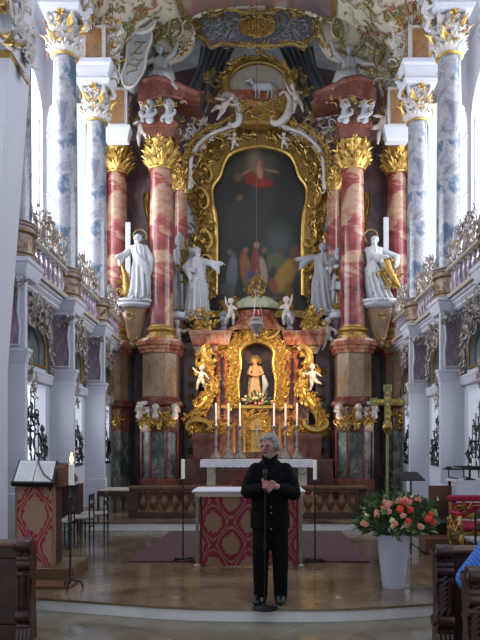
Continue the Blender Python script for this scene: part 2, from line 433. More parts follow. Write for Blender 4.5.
m=MB(); m.box(-6,6,YS,24,Z2-.03,Z2); struct(m,'floor_sanctuary','floor')
# outer walls with window openings, gallery floor, aisle ceiling
YP=[11.4,14.3,17.1]
XO=5.6; WY=[(8.5,10.6),(11.0,13.9),(14.2,17.0),(17.3,19.7)]
for s,nm in ((-1,'wall_left'),(1,'wall_right')):
    m=MB(); a,b=(s*XO,s*(XO+.3))
    ys=[-3]+[y for w in WY for y in w]+[20.2]
    for i in range(0,len(ys),2): m.box(a,b,ys[i],ys[i+1],-.2,12.6)
    for (y0,y1) in WY:
        m.box(a,b,y0,y1,-.2,.9); m.box(a,b,y0,y1,4.2,5.4)
        n=14; w=(y1-y0)/2; yc=(y0+y1)/2                      # arched head
        m.prismx([(y0,12.6),(y0,10.2)]+[(yc-w*cos(PI*i/n),10.2+1.1*sin(PI*i/n)) for i in range(n+1)]+[(y1,12.6)],a,b)
    wall=struct(m,nm,'plaster')
    m=MB(); m.box(s*4.35,s*(XO+.1),9.9,20.2,4.55,4.8); m.build('gallery_floor','plaster',wall)
    m=MB(); m.box(s*4.3,s*(XO+.3),-3,20.2,12.4,12.7); m.build('aisle_ceiling','plaster',wall)
k=1
for s in (-1,1):
    for (y0,y1) in WY:
        for z0,z1 in ((.9,4.2),(5.4,11.3)):
            m=MB(); x=s*(XO+.12); nb=2
            for i in range(nb+1):
                y=y0+(y1-y0)*i/nb; m.box(x-.03,x+.03,y-.03,y+.03,z0,z1-(.9 if z0>5 and i in(0,nb) else 0))
            zz=z0
            while zz<z1-.2: m.box(x-.02,x+.02,y0,y1,zz,zz+.035); zz+=1.6
            struct(m,'window_%d'%k,'plaster'); k+=1
# arcade: bays between piers
def arch(y0,y1,z0,zs,rise,n=12):
    yc=(y0+y1)/2; w=(y1-y0)/2
    return [(y0,z0),(y0,zs)]+[(yc-w*cos(PI*i/n),zs+rise*sin(PI*i/n)) for i in range(1,n)]+[(y1,zs),(y1,z0)]
PB=.02
bays=[(9.0,YP[0]-.42),(YP[0]+PB,YP[1]-.42),(YP[1]+PB,YP[2]-.42),(YP[2]+PB,19.7)]
side={-1:'left',1:'right'}
for s in (-1,1):
    m=MB()
    X0,X1=s*4.42,s*4.66
    for y0,y1 in bays:
        w0,w1=y0+.3,y1-.3
        m.box(X0,X1,y0,y1,-.1,1.25); m.box(X0,X1,y0,w0,1.25,4.6); m.box(X0,X1,w1,y1,1.25,4.6); m.box(X0,X1,w0,w1,2.95,3.3)
        n=12; yc=(w0+w1)/2; w=(w1-w0)/2
        m.prismx([(w0,4.6),(w0,3.7)]+[(yc-w*cos(PI*i/n),3.7+.5*sin(PI*i/n)) for i in range(1,n)]+[(w1,3.7),(w1,4.6)],X0,X1)
        mould(m,min(s*4.36,s*4.6),max(s*4.36,s*4.6),y0,y1,3.0,3.2,.05)
    ar=struct(m,'wall_arcade_'+side[s],'plaster')
    for i,(y0,y1) in enumerate(bays):
        if i==0: continue
        w0,w1=y0+.3,y1-.3; yc=(w0+w1)/2
        m=MB(); m.box(s*4.55,s*4.57,w0,w1,3.3,4.25); m.build('gallery_pane','pane',ar,label='greenish arched pane')
        m=MB(); pth=arch(w0+.02,w1-.02,3.32,3.7,.46); m.tube([(s*4.41,y,z) for y,z in pth],.03,6); m.tube([(s*4.41,w0,3.33),(s*4.41,w1,3.33)],.03,6); m.build('gilded_frame','gold',ar,label='gilded window frame')
        rg=random.Random(i*7+s+3); b=B((s*4.36,0,0),(0,-s,0),(0,0,1))
        m=MB(); pth=arch(w0-.14,w1+.14,3.3,3.8,.55); along(m,b,[(-s*y,z) for y,z in pth],.15,.045,rg,.5,0,.1)
        b2=B((s*4.3,yc,4.3),(0,-s,0),(0,0,1)); rocaille(m,b2,1.7,.6,60,.16,rg,.5)
        m.build('stucco_ornament','silver',ar)
        m=MB(); along(m,b,[(-s*y,z) for y,z in pth],.13,.2,rg,.4,.05,.06); rocaille(m,b2,1.3,.5,12,.15,rg,.5,.08); m.build('gilded_ornament','bronze',ar)
        # cornice of the bay
        m=MB(); mould(m,min(s*4.25,s*4.6),max(s*4.25,s*4.6),y0-.05,y1+.05,4.6,4.85,.14); m.build('cornice','plaster',ar)
# piers
pw={0:'nearest the viewer',1:'middle of three',2:'nearest the altar'}
for s in (-1,1):
    for i,y in enumerate(YP):
        t=thing('arcade_pier','white pier with purple panel in the %s arcade, %s'%(side[s],pw[i]),'pier',(s*4.15,y,0),'white arcade piers')
        xa,xb=min(s*3.92,s*4.42),max(s*3.92,s*4.42)
        m=MB(); z0=0 if y<YS else 0.1
        m.box(xa,xb,y-.42,y-.3,z0,4.58); xm=sorted((s*4.14,s*4.44)); m.box(*xm,y-.31,y+.3,z0,4.58); m.build('pier_body','plaster',t)
        m=MB(); m.box(xa-.05,xb+.05,y-.47,y-.27,z0,.9,.02); m.build('pier_base','plaster',t)
        m=MB(); mould(m,xa,xb,y-.42,y-.3,3.1,3.35,.07); m.build('impost_moulding','plaster',t); m=MB(); mould(m,xa,xb,y-.42,y+.22,4.58,4.88,.09); m.build('cornice_moulding','plaster',t)
        m=MB(); e=.03; cx=(xa+xb)/2
        cx+=s*.03; pl=[(cx-.19,3.4),(cx+.19,3.4),(cx+.21,3.7),(cx+.17,4.0),(cx+.2,4.35),(cx+.15,4.52),(cx-.15,4.52),(cx-.2,4.35),(cx-.17,4.0),(cx-.21,3.7)]
        m.prism(pl,y-.45,y-.41); xi=s*3.93
        m.build('marble_panel','purple',t,label='purple marbled panel')
        m=MB(); loop=pl+[pl[0]]; m.tube([(x,y-.445,z) for x,z in loop],.025,5)
        m.build('panel_border','plaster',t)
        rg=random.Random(i+20+s); m=MB(); b=FR((cx,y-.42,0)); bb=B((s*3.9,y,0),(0,-s,0),(0,0,1))
        rocaille(m,FR((cx-s*.1,y-.47,4.42)),.35,.3,12,.12,rg); m.build('corner_ornament','silver',t); m=MB(); rocaille(m,B(bb(0,4.3),(0,-s,0)),.45,.4,10,.14,rg); m.build('stucco_cartouche','silver',t); m=MB(); rocaille(m,B((s*4.1,y+.42,2.95),(0,-s,0)),.4,.9,26,.13,rg,.6); m.build('pendant_cartouche','silver',t)
# drums + columns + impost blocks
cn={0:'nearest the viewer',1:'middle of three',2:'nearest the altar'}
def column(name,label,x,y,zb,zt,r,hc,mat,grp,top=None,base='gold',seed=1,drum=None):
    t=thing(name,label,'column',(x,y,zb),grp)
    hb=.12
    m=MB(); attic(m,(x,y,zb),r,hb); m.build('column_base',base,t)
    m=MB(); shaft(m,(x,y,zb+hb*.98),r,zt-zb-hb); sh=m.build('shaft',mat,t); 
    m=MB(); capital(m,(x,y,zt),r*.9,hc,seed); m.build('capital','gold' if mat=='red' else 'stuccow',t)
    if mat!='red':
        m=MB(); rg=random.Random(seed)
        for q in range(6):
            a=2*PI*q/6; o=V((x+cos(a)*r*1.15,y+sin(a)*r*1.15,zt+hc*rg.uniform(.2,.7))); leaf(m,B(o,(-sin(a),cos(a),0)),0,0,PI/2,hc*.3,hc*.16,.8,.05)
        m.lathe([(r*.98,-.05),(r*1.08,-.02),(r*1.0,.03)],(x,y,zt),20)
        for q in range(4):
            a=q*PI/2; clump(m,B((x+cos(a)*r*1.35,y+sin(a)*r*1.35,zt+hc*.88),(-sin(a),cos(a),0)),0,0,.13,7,rg); rocaille(m,B((x+cos(a)*r*1.3,y+sin(a)*r*1.3,zt+hc*.5),(-sin(a),cos(a),0)),r*1.3,hc*.8,7,.11,rg,.5)
        m.build('gilded_leaves','goldb',t)
    m=MB(); rr=r*1.42; mould(m,x-rr,x+rr,y-rr,y+rr,zt+hc*.95,zt+hc*.95+.12,.05); m.build('abacus','plaster',t)
    return t
for s in (-1,1):
    for i,y in enumerate(YP):
        x=s*4.2; y=y-.1
        t=column('marbled_column','blue and white marbled column in the %s gallery, %s'%(side[s],cn[i]),x,y,5.46,10.2,.275,.85,'blue','blue marbled gallery columns',seed=i+5,base='bronze')
        m=MB(); m.lathe([(.34,0),(.36,.08),(.31,.12),(.3,.45),(.33,.5),(.34,.58)],(x,y,4.88),20); m.build('drum','bronze',t)
        m=MB(); rg=random.Random(i)
        for q in range(12): a=q*PI/6; rocaille(m,B((x+.31*cos(a),y+.31*sin(a),5.16),(-sin(a),cos(a),0)),.16,.26,3,.08,rg,.7)
        m.build('drum_relief','gold',t)
        m=MB(); 
        for z in (4.99,5.36): m.lathe([(.335,-.02),(.365,0),(.335,.02)],(x,y,z),20)
        m.build('gilded_band','gold',t)
        m=MB(); mould(m,x-.33,x+.33,y-.33,y+.33,11.12,11.6,.16); m.build('impost_block','plaster',t)
        m=MB(); m.box(x-.3,x+.3,y-.3,y+.3,11.6,12.55); m.build('frieze_core','stuccow',t)
        m=MB(); m.box(x-.2,x+.2,y-.32,y+.32,11.68,12.45); m.box(x-.32,x+.32,y-.2,y+.2,11.68,12.45); m.build('frieze_panel','ochre',t,label='ochre marbled panel')
        rg=random.Random(40+i+s); m=MB(); rocaille(m,B((x-s*.45,y-.1,12.0),(1,0,0)),.5,1.9,26,.2,rg,.5); m.build('stucco_spray','stuccow',t)
        m=MB(); rocaille(m,B((x-s*.45,y-.16,12.0),(1,0,0)),.5,1.8,10,.16,rg,.3); m.build('gilded_spray','gold',t)
# gallery balustrades
for s in (-1,1):
    for i,(y0,y1) in enumerate([(9.9,YP[0]-.4),(YP[0]+.22,YP[1]-.42),(YP[1]+.22,YP[2]-.42),(YP[2]+.22,19.4)]):
        if i==0: continue
        yc=(y0+y1)/2; x=s*4.14
        pos={1:'the bay nearest the chancel arch',2:'the middle bay',3:'the bay by the high altar'}[i]
        t=thing('gallery_balustrade','silver crested balustrade in the %s gallery, %s'%(side[s],pos),'balustrade',(x,yc,4.85),'gallery balustrades')
        m=MB(); m.box(x-.1,x+.1,y0,y1,4.85,4.93); m.box(x-.12,x+.12,y0,y1,5.42,5.5,.02); m.build('rail','stucco',t)
        n=8
        for j in range(n):
            y=y0+(j+.5)*(y1-y0)/n; m=MB(); m.lathe([(.05,0),(.035,.05),(.075,.2),(.03,.36),(.05,.44),(.05,.5)],(x,y,4.92),10); m.build('baluster','purple',t)
        rg=random.Random(60+i+s*3); b=B((x-s*.05,yc,5.78),(0,-s,0)); m=MB(); rocaille(m,b,(y1-y0)*1.0,.72,90,.13,rg,.75,0,'r'); rocaille(m,B(b(0,.25),(0,-s,0)),(y1-y0)*.5,.5,26,.14,rg,.7)
        for q in range(7): scroll(m,b,(q-3)*(y1-y0)/7.4,-.05,.36,rg.random()*6,'C',.03)
        along(m,b,[(-(y1-y0)/2,-.26),((y1-y0)/2,-.26)],.13,.08,rg); m.build('openwork_crest','silver',t,label='silvered openwork crest')
        m=MB(); rocaille(m,b,(y1-y0)*.95,.55,9,.09,rg,.5,.05); m.build('gilded_crest','gold',t)
# near chancel arch piers
for s in (-1,1):
    m=MB(); Yn=9.5
    def xe(z): return 3.95-(z-2.9)*.075 if z>2.9 else 3.95
    rings=[]
    for z in (-.02,2.9,5,7.4,11.5): a=xe(z); rings.append([(s*a,Yn,z),(s*5.7,Yn,z),(s*5.7,Yn+.8,z),(s*a,Yn+.8,z)])
    m.loft(rings); p=struct(m,'wall_chancel_pier_'+side[s],'plaster')
    x=s*3.62
    m=MB(); mould(m,min(x,s*5.6),max(x,s*5.6),Yn,Yn+.75,8.6,9.2,.25); mould(m,min(x,s*5.6),max(x,s*5.6),Yn,Yn+.75,7.36,7.46,.03); m.build('cornice','gold',p)
    rg=random.Random(80+s); m=MB(); b=FR((s*4.15,Yn-.05,8.05))
    rocaille(m,b,1.3,1.3,46,.28,rg,.5,0,'r'); 
    for q in (-1,1): scroll(m,b,q*.45,.3,.55,1+q,'C',.07)
    rocaille(m,B((s*3.6,Yn+.35,8.05),(0,-s,0)),.9,1.2,24,.26,rg,.5); m.build('capital_ornament','stuccow',p)
    m=MB(); rocaille(m,b,1.3,1.2,16,.22,rg,.4,.1,'r'); m.build('gilded_leaves','gold',p)
# black wrought grilles in the bays
gw={1:'nearest bay',2:'middle bay',3:'bay by the high altar'}
for s in (-1,1):
    for i in (1,2,3):
        y0,y1=bays[i]; y0+=.32; y1-=.32; yc=(y0+y1)/2
        b=B((s*4.4,yc,1.3),(0,-s,0)); m=MB(); rg=random.Random(90+i+s); hw=(y1-y0)/2
        t=thing('iron_grille','black iron grille with pointed top in the %s arcade, %s'%(side[s],gw[i]),'grille',(s*4.4,yc,1.25),'black iron grilles')
        m.box(s*4.37,s*4.43,y0,y1,1.25,1.31)
        for q in range(9):
            u=-hw+.05+(2*hw-.1)*q/8; hh=1.55-1.0*abs(u)/hw; m.tube([b(u,0),b(u*.95,hh)],.013,4)
        m.build('grille_bars','iron',t)
        m=MB()
        for q in range(75):
            u=rg.uniform(-hw,hw); v=rg.uniform(0,1.5-1.0*abs(u)/hw); scroll(m,b,u,v,rg.uniform(.14,.26),rg.random()*6.28,rg.choice('CS'),.018,1,0,1,4)
            if q%2: leaf(m,b,u,v,rg.random()*6.28,.13,.06,.4)
        m.build('iron_scrollwork','iron',t)
# ------------------------------------------------ vault
A_,B_,ZS=4.25,2.5,12.4
m=MB(); n=28; rr=[]
for Y in (10.3,13,15.5,18,19.6): rr.append([(-A_*cos(PI*j/n),Y,ZS+B_*sin(PI*j/n)) for j in range(n+1)])
m.loft(rr,cap=False,closed=False)
rr=[[(-(A_+.2)*cos(PI*j/n),Y,ZS+(B_+.25)*sin(PI*j/n)) for j in range(n+1)] for Y in (10.3,13,15.5,18,19.6)]
m.loft(rr,cap=False,closed=False)
ce=struct(m,'ceiling','rib')
m=MB(); rr=[[(-(A_-.04)*cos(PI*j/n),Y,ZS+(B_-.04)*sin(PI*j/n)) for j in range(9,n-8)] for Y in (10.5,13,15.5,17.5,19.35)]
m.loft(rr,cap=False,closed=False); m.build('ceiling_painting','fresco',ce,label='reddish clouded ceiling painting')
m=MB()
for s in (9,n-9): m.tube([(-(A_-.06)*cos(PI*s/n)+.05*sin(Y*3),Y,ZS+(B_-.06)*sin(PI*s/n)) for Y in [10.5+.3*q for q in range(30)]],.07,6)
m.build('gilded_moulding','goldd',ce)
# end arch in front of the apse: opening outline
ip=[(3.95,11.2),(wx(257+130,19.5),wz(125,19.5)),(wx(257+124,19.5),wz(92,19.5)),(wx(257+112,19.5),wz(72,19.5)),(wx(257+90,19.5),wz(60,19.5)),(wx(257+72,19.5),wz(52,19.5)),(wx(257+62,19.5),wz(36,19.5)),(wx(257+65,19.5),wz(22,19.5)),(1.1,wz(10,19.5)),(0,wz(6,19.5))]
ip=[(p[0],p[1]) for p in catmull([(a,b,0) for a,b in ip],4)]
half_out=[]
for k_,(x,z) in enumerate(ip):
    t=k_/(len(ip)-1)
    if t<.2: half_out.append((4.6,11.2+ (ZS-11.2)*t/.2))
    else:
        a=PI/2*(t-.2)/.8; half_out.append((4.6*cos(a),ZS+2.9*sin(a)))
full_in=ip+[(-x,z) for x,z in ip[-2::-1]]; full_out=half_out+[(-x,z) for x,z in half_out[-2::-1]]
m=MB(); m.ring(full_out,full_in,19.4,19.8,closed=False); ea=struct(m,'wall_altar_arch','rib')
m=MB(); along(m,FR((0,19.38,0)),full_in,.22,.16,random.Random(3),.5,0,.06); m.build('edge_ornament','goldd',ea)
m=MB(); m.tube([(x,19.4,z) for x,z in full_in],.06,6); m.build('edge_moulding','stuccow',ea)
rg=random.Random(12)
mw=MB(); mg=MB(); mo=MB(); mr=MB()
for s in (-1,1):
    b=FR((0,19.37,0))
    for cx,py,sz,an,kd in ((64,20,1.5,2.2,'C'),(80,8,1.6,.6,'S'),(88,38,1.5,1.1,'C'),(108,50,1.3,1.4,'S')):
        x=s*cx/33.3*1.0; x=s*(cx+8)/33.3
        scroll(mw,b,x,wz(py,19.4),sz,an if s>0 else PI-an,kd,.038,1,.02,s,6); scroll(mg,b,x,wz(py,19.4)-.1,sz*.9,an if s>0 else PI-an,kd,.022,1,.06,s,5)
    for q in range(130):
        px=rg.uniform(62,135); py=rg.uniform(-5,110)
        lim=(px-60)*1.05+20
        if py>lim: continue
        x=s*px/33.3; z=wz(py,19.4)
        tgt=(mg,mo,mw,mr)[rg.choice((0,0,1,1,2,2,3))]
        if rg.random()<.5: scroll(tgt,b,x,z,rg.uniform(.3,.6),rg.random()*6,rg.choice('CS'),.035,1,.02,1,4)
        clump(tgt,b,x,z,.1,5,rg,.4,.03)
    # leaf sprays on the vault flanks
    for q in range(230):
        Y=rg.uniform(15.5,19.3); a=rg.uniform(.03,.95); a=a if s>0 else PI-a
        o=V((A_*.985*cos(a),Y,ZS+B_*.985*sin(a))); nrm=V((-cos(a),0,-sin(a)*1.6)).normalized(); u=V((0,1,0)); v=nrm.cross(u)
        bb=B(o,u,v); bb.n=nrm; tgt=(mg,mo,mg,mr,mw)[rg.randrange(5)]
        if rg.random()<.55: scroll(tgt,bb,0,0,rg.uniform(.22,.5),rg.random()*6,rg.choice('CS'),.018,1,0,1,4)
        clump(tgt,bb,0,0,.085,5,rg,.5)
mw.build('stucco_scrollwork','stucco',ea); mg.build('gilded_scrollwork','goldd',ea); mo.build('olive_stucco_leaves','olive',ea); mr.build('brown_stucco_flowers','redo',ea)
# apse
m=MB(); m.box(-5,5,23,23.3,0,15.6); wb=struct(m,'wall_back','purpd')
for s in (-1,1):
    m=MB(); m.box(s*4.9,s*5.2,19.75,23.1,0,15.6); struct(m,'wall_apse_'+side[s],'purpd')
m=MB(); rr=[[(-5*cos(PI*j/16),Y,13.2+2.2*sin(PI*j/16)) for j in range(17)] for Y in (19.6,21.5,23.1)]; m.loft(rr,cap=False,closed=False); struct(m,'ceiling_apse','drape')
for s in (-1,1):
    for z0,z1 in ((6.2,11.2),):
        m=MB(); m.box(s*2.05,s*2.5,22.9,23.02,z0,z1); struct(m,'window_%d'%k,'plaster'); k+=1
# nave surroundings (behind and beside the viewer)
for s in (-1,1):
    m=MB(); m.box(s*4.9,s*5.6,9.5,10.2,9,12.5); struct(m,'wall_chancel_haunch_'+side[s],'plaster')
# ================================================================ FIGURES
def folds(mb,levels,n=10,amp=.012,seg=40,ph=0,tw=5):
    """levels: (z, cx, cy, rx, ry)"""
    rings=[]
    for z,cx,cy,rx,ry in levels:
        t=1-min(1,z/.85); ring=[]
        for j in range(seg):
            a=2*PI*j/seg; f=1+amp*(.35+t*1.6)/max(rx,.01)*(sin(n*a+ph+z*tw)+.5*sin((n*2-3)*a+z*7))
            ring.append((cx+rx*f*cos(a),cy+ry*f*sin(a),z))
        rings.append(ring)
    mb.loft(rings)
def head_geo(mb,c,r,yaw=0,tilt=0,beard=False,hair=True,k=1.):
    q=Euler((tilt,0,yaw)).to_quaternion()
    def L(x,y,z): p=V((x,y,z))*r; p.rotate(q); return V(c)+p
    mb.ell(L(0,0.05,.12),(r*.82,r*1.0,r*1.02),14,10,q); mb.ell(L(0,-.28,-.38),(r*.62,r*.62,r*.62),12,8,q)
    mb.cap(L(0,-.92,.12),L(0,-1.08,-.2),r*.1,r*.17,8)          # nose
    for s in (-1,1):
        mb.ell(L(s*.34,-.82,.26),(r*.24,r*.14,r*.09),8,5,q); mb.ell(L(s*.42,-.62,-.22),(r*.24,r*.2,r*.22),8,6,q)
        mb.ell(L(s*.82,.05,0),(r*.12,r*.2,r*.28),8,6,q)
    mb.cap(L(-.2,-.82,-.5),L(.2,-.82,-.5),r*.1,r*.1,8); mb.ell(L(0,-.7,-.82),(r*.26,r*.24,r*.2),8,6,q)
    if beard:
        for a in (-.35,0,.35): mb.cap(L(a,-.6,-.65),L(a*.8,-.75,-1.35),r*.34,r*.14,8)
    if hair:
        mb.ell(L(0,.25,.3),(r*1.0,r*1.02,r*.95),12,8,q)
        for i in range(12):
            a=PI*(.02+.96*i/11); mb.ell(L(cos(a)*.88,.15+sin(a)*.75,.1+.35*(i%3)-.25),r*.26,7,5)
    return L
def hand_geo(mb,p,d,r,curl=.5,up=V((0,0,1))):
    """palm + five fingers from wrist p towards d"""
    d=V(d).normalized(); s=d.cross(up); s=s.normalized() if s.length>.1 else V((1,0,0)); n=s.cross(d).normalized()
    w=V(p); mb.cap(w,w+d*r*1.9,r*.85,r*.95,10); mb.cap(w+d*r*1.1-s*r*.55,w+d*r*1.9-s*r*.6,r*.6,r*.55,8); mb.cap(w+d*r*1.1+s*r*.55,w+d*r*1.9+s*r*.6,r*.6,r*.55,8)
    for i,L in enumerate((1.5,1.8,1.7,1.3)):
        o=w+d*r*2.2+s*r*(i-1.5)*.62; k=o+d*r*L*.55-n*r*curl*.4; e=k+(d*(1-curl)-n*curl).normalized()*r*L*.6
        mb.chain([o,k,e],[r*.33,r*.3,r*.24],8)
    o=w+d*r*.6+s*r*1.0; k=o+(d*.6+s*.7).normalized()*r*1.0; mb.chain([w+d*r*.4+s*r*.4,k,k+d*r*.8],[r*.4,r*.34,r*.26],8)
def statue(h,armL,armR,headyaw=0,headtilt=.1,beard=False,ph=0,sway=.03,mantle=1,wide=1.,knee=0,mitre=False,lean=0):
    mb=MB(); sh=.81
    lv=[]
    for z,rx,ry in ((.0,.135,.11),(.06,.14,.115),(.2,.125,.1),(.35,.115,.095),(.48,.11,.09),(.58,.088,.075),(.68,.1,.075),(.76,.11,.07),(.82,.085,.055),(.85,.045,.04)):
        lv.append((z,sway*sin(z*3.6)+lean*z*.15,-.01-.02*sin(z*3),rx*wide,ry*wide))
    folds(mb,lv,11,.019,66,ph)
    X=lambda z: sway*sin(z*3.6)+lean*z*.15
    if knee: mb.chain([(X(.5)+knee*.05,-.03,.5),(X(.3)+knee*.07,-.13,.3),(X(.05)+knee*.07,-.09,.03)],[.07,.055,.05])
    for s,ar in ((-1,armL),(1,armR)):
        S=V((X(.8)+s*.1,-.0,.79)); E=V(ar[0]); Hn=V(ar[1])
        mb.chain([S,E],[.052,.05]); mb.chain([E,Hn],[.05,.034])
        mb.chain([E,E.lerp(Hn,.6)+V((0,0,-.07)),E.lerp(Hn,.75)+V((0,0,-.13))],[.045,.04,.02])          # hanging sleeve
        hand_geo(mb,Hn,(Hn-E),.017,.45)
    mb.cap((X(.84),0,.82),(X(.9)*.9,-.01,.88),.035,.032)
    head_geo(mb,(X(.92),-.02,.925),.062,headyaw,headtilt,beard)
    if mitre: mb.loft([[(X(.93)+a*cos(q*PI/6),-.005+.04*sin(q*PI/6),z) for q in range(12)] for z,a in ((.95,.06),(1.0,.062),(1.07,.012))])
    if mantle:
        sg=mantle
        for i in range(4):
            o=i*.028
            mb.chain([(X(.8)-sg*.09,-.05,.8-o),(X(.6),-.11,.63-o*1.3),(X(.5)+sg*.1,-.09,.52-o*1.6),(X(.4)+sg*.13,.0,.4-o)],[.022,.026,.028,.02],8)
        for i in range(4): mb.chain([(X(.5)+sg*(.1+.012*i),-.07+.035*i,.52),(X(.3)+sg*(.13+.01*i),-.07+.04*i,.3),(X(.1)+sg*(.14+.012*i),-.08+.045*i,.12-.02*i)],[.02,.024,.016],8)
    for s in (-1,1): mb.cap((X(.02)+s*.05,-.09,.02),(X(.02)+s*.06,-.16,.015),.028,.02,8)
    mb.box(X(0)-.17,X(0)+.17,-.13,.13,-.035,.01)
    for p in mb.v: p*=h
    return sculpt(mb,h/125,1)
def putto_geo(h,pose=0):
    mb=MB(); 
    A={0:[((.2,-.05,.68),(.34,-.1,.82)),((-.2,-.05,.6),(-.3,-.16,.48))],1:[((.17,-.05,.8),(.2,-.08,.98)),((-.2,-.1,.58),(-.1,-.24,.55))],2:[((.2,-.1,.6),(.28,-.2,.5)),((-.18,0,.62),(-.36,.02,.7))]}[pose]
    Lg={0:[((.1,-.06,.24),(.12,-.02,.03)),((-.12,-.14,.28),(-.2,.02,.12))],1:[((.12,-.12,.26),(.22,-.02,.08)),((-.09,-.03,.23),(-.08,0,.03))],2:[((.14,-.1,.28),(.28,-.04,.22)),((-.06,-.03,.22),(-.14,.04,.02))]}[pose]
    mb.chain([(0,0,.42),(0,-.03,.52),(0,0,.66)],[.115,.12,.1]); mb.ell((-.01,.05,.4),(.12,.1,.09))
    mb.cap((0,0,.7),(0,0,.78),.05,.05); head_geo(mb,(.01,-.02,.87),.115,.3*(1-pose),.15)
    for s,(e,hd) in zip((1,-1),A):
        S=(s*.1,0,.68); mb.chain([S,e,hd],[.05,.046,.03],8); hand_geo(mb,hd,V(hd)-V(e),.02,.4)
    for s,(k,f) in zip((1,-1),Lg):
        mb.chain([(s*.06,0,.4),k,f],[.085,.066,.035],8); mb.cap(f,(f[0],f[1]-.08,f[2]-.02),.036,.025,8)
    for p in mb.v: p*=h
    return sculpt(mb,h/60,1)
def place(r,loc,rz=0,mirror=False,rx=0):
    mt=Matrix.Translation(V(loc))@Matrix.Rotation(rz,4,'Z')@Matrix.Rotation(rx,4,'Y')
    o=MB(); o.v=[mt@V((-p.x if mirror else p.x,p.y,p.z)) for p in r.v]; o.f=list(r.f); return o
def wings(loc,s,mb,spread=1.):
    for sg in (-1,1):
        b=B(V(loc)+V((0,.06*s,0)),(1,0,0),(0,0,1))
        for i in range(6): leaf(mb,b,sg*.04*s,0,(PI/2-sg*(.5+.22*i)*spread),s*(.5-.03*i),s*.12,.1)
# ================================================================ HIGH ALTAR
YF=19.5; ALT='red marbled altar columns'
def redcol(x,y,zb,zt,r,hc,label,seed):
    t=thing('red_marbled_column',label,'column',(x,y,zb),ALT)
    hb=r*1.2; m=MB(); attic(m,(x,y,zb),r,hb); m.build('column_base','gold',t,label='gilded column base')
    m=MB(); shaft(m,(x,y,zb+hb*.98),r,zt-zb-hb*.95); m.build('shaft','red',t)
    m=MB(); capital(m,(x,y,zt),r*.88,hc,seed,1.2); rg=random.Random(seed)
    for q in range(8):
        a=2*PI*q/8; rocaille(m,B((x+cos(a)*r*1.15,y+sin(a)*r*1.15,zt+hc*.55),(-sin(a),cos(a),0)),r*.9,hc*.7,4,hc*.2,rg,.3)
    m.build('capital','goldb',t,label='gilded capital'); return t
for s,sd in ((-1,'left'),(1,'right')):
    redcol(s*2.87,19.5,4.88,10.02,.37,.86,'large red and cream marbled column in front, %s of the altarpiece'%sd,s+3)
    redcol(s*4.37,20.3,5.0,10.25,.34,.84,'red marbled column next to the %s arcade, behind the standing white saint'%sd,s+6)
    redcol(s*2.42,20.75,5.3,9.9,.22,.7,'thin red marbled column half hidden behind the big %s altar column'%sd,s+9)
rg=random.Random(5)
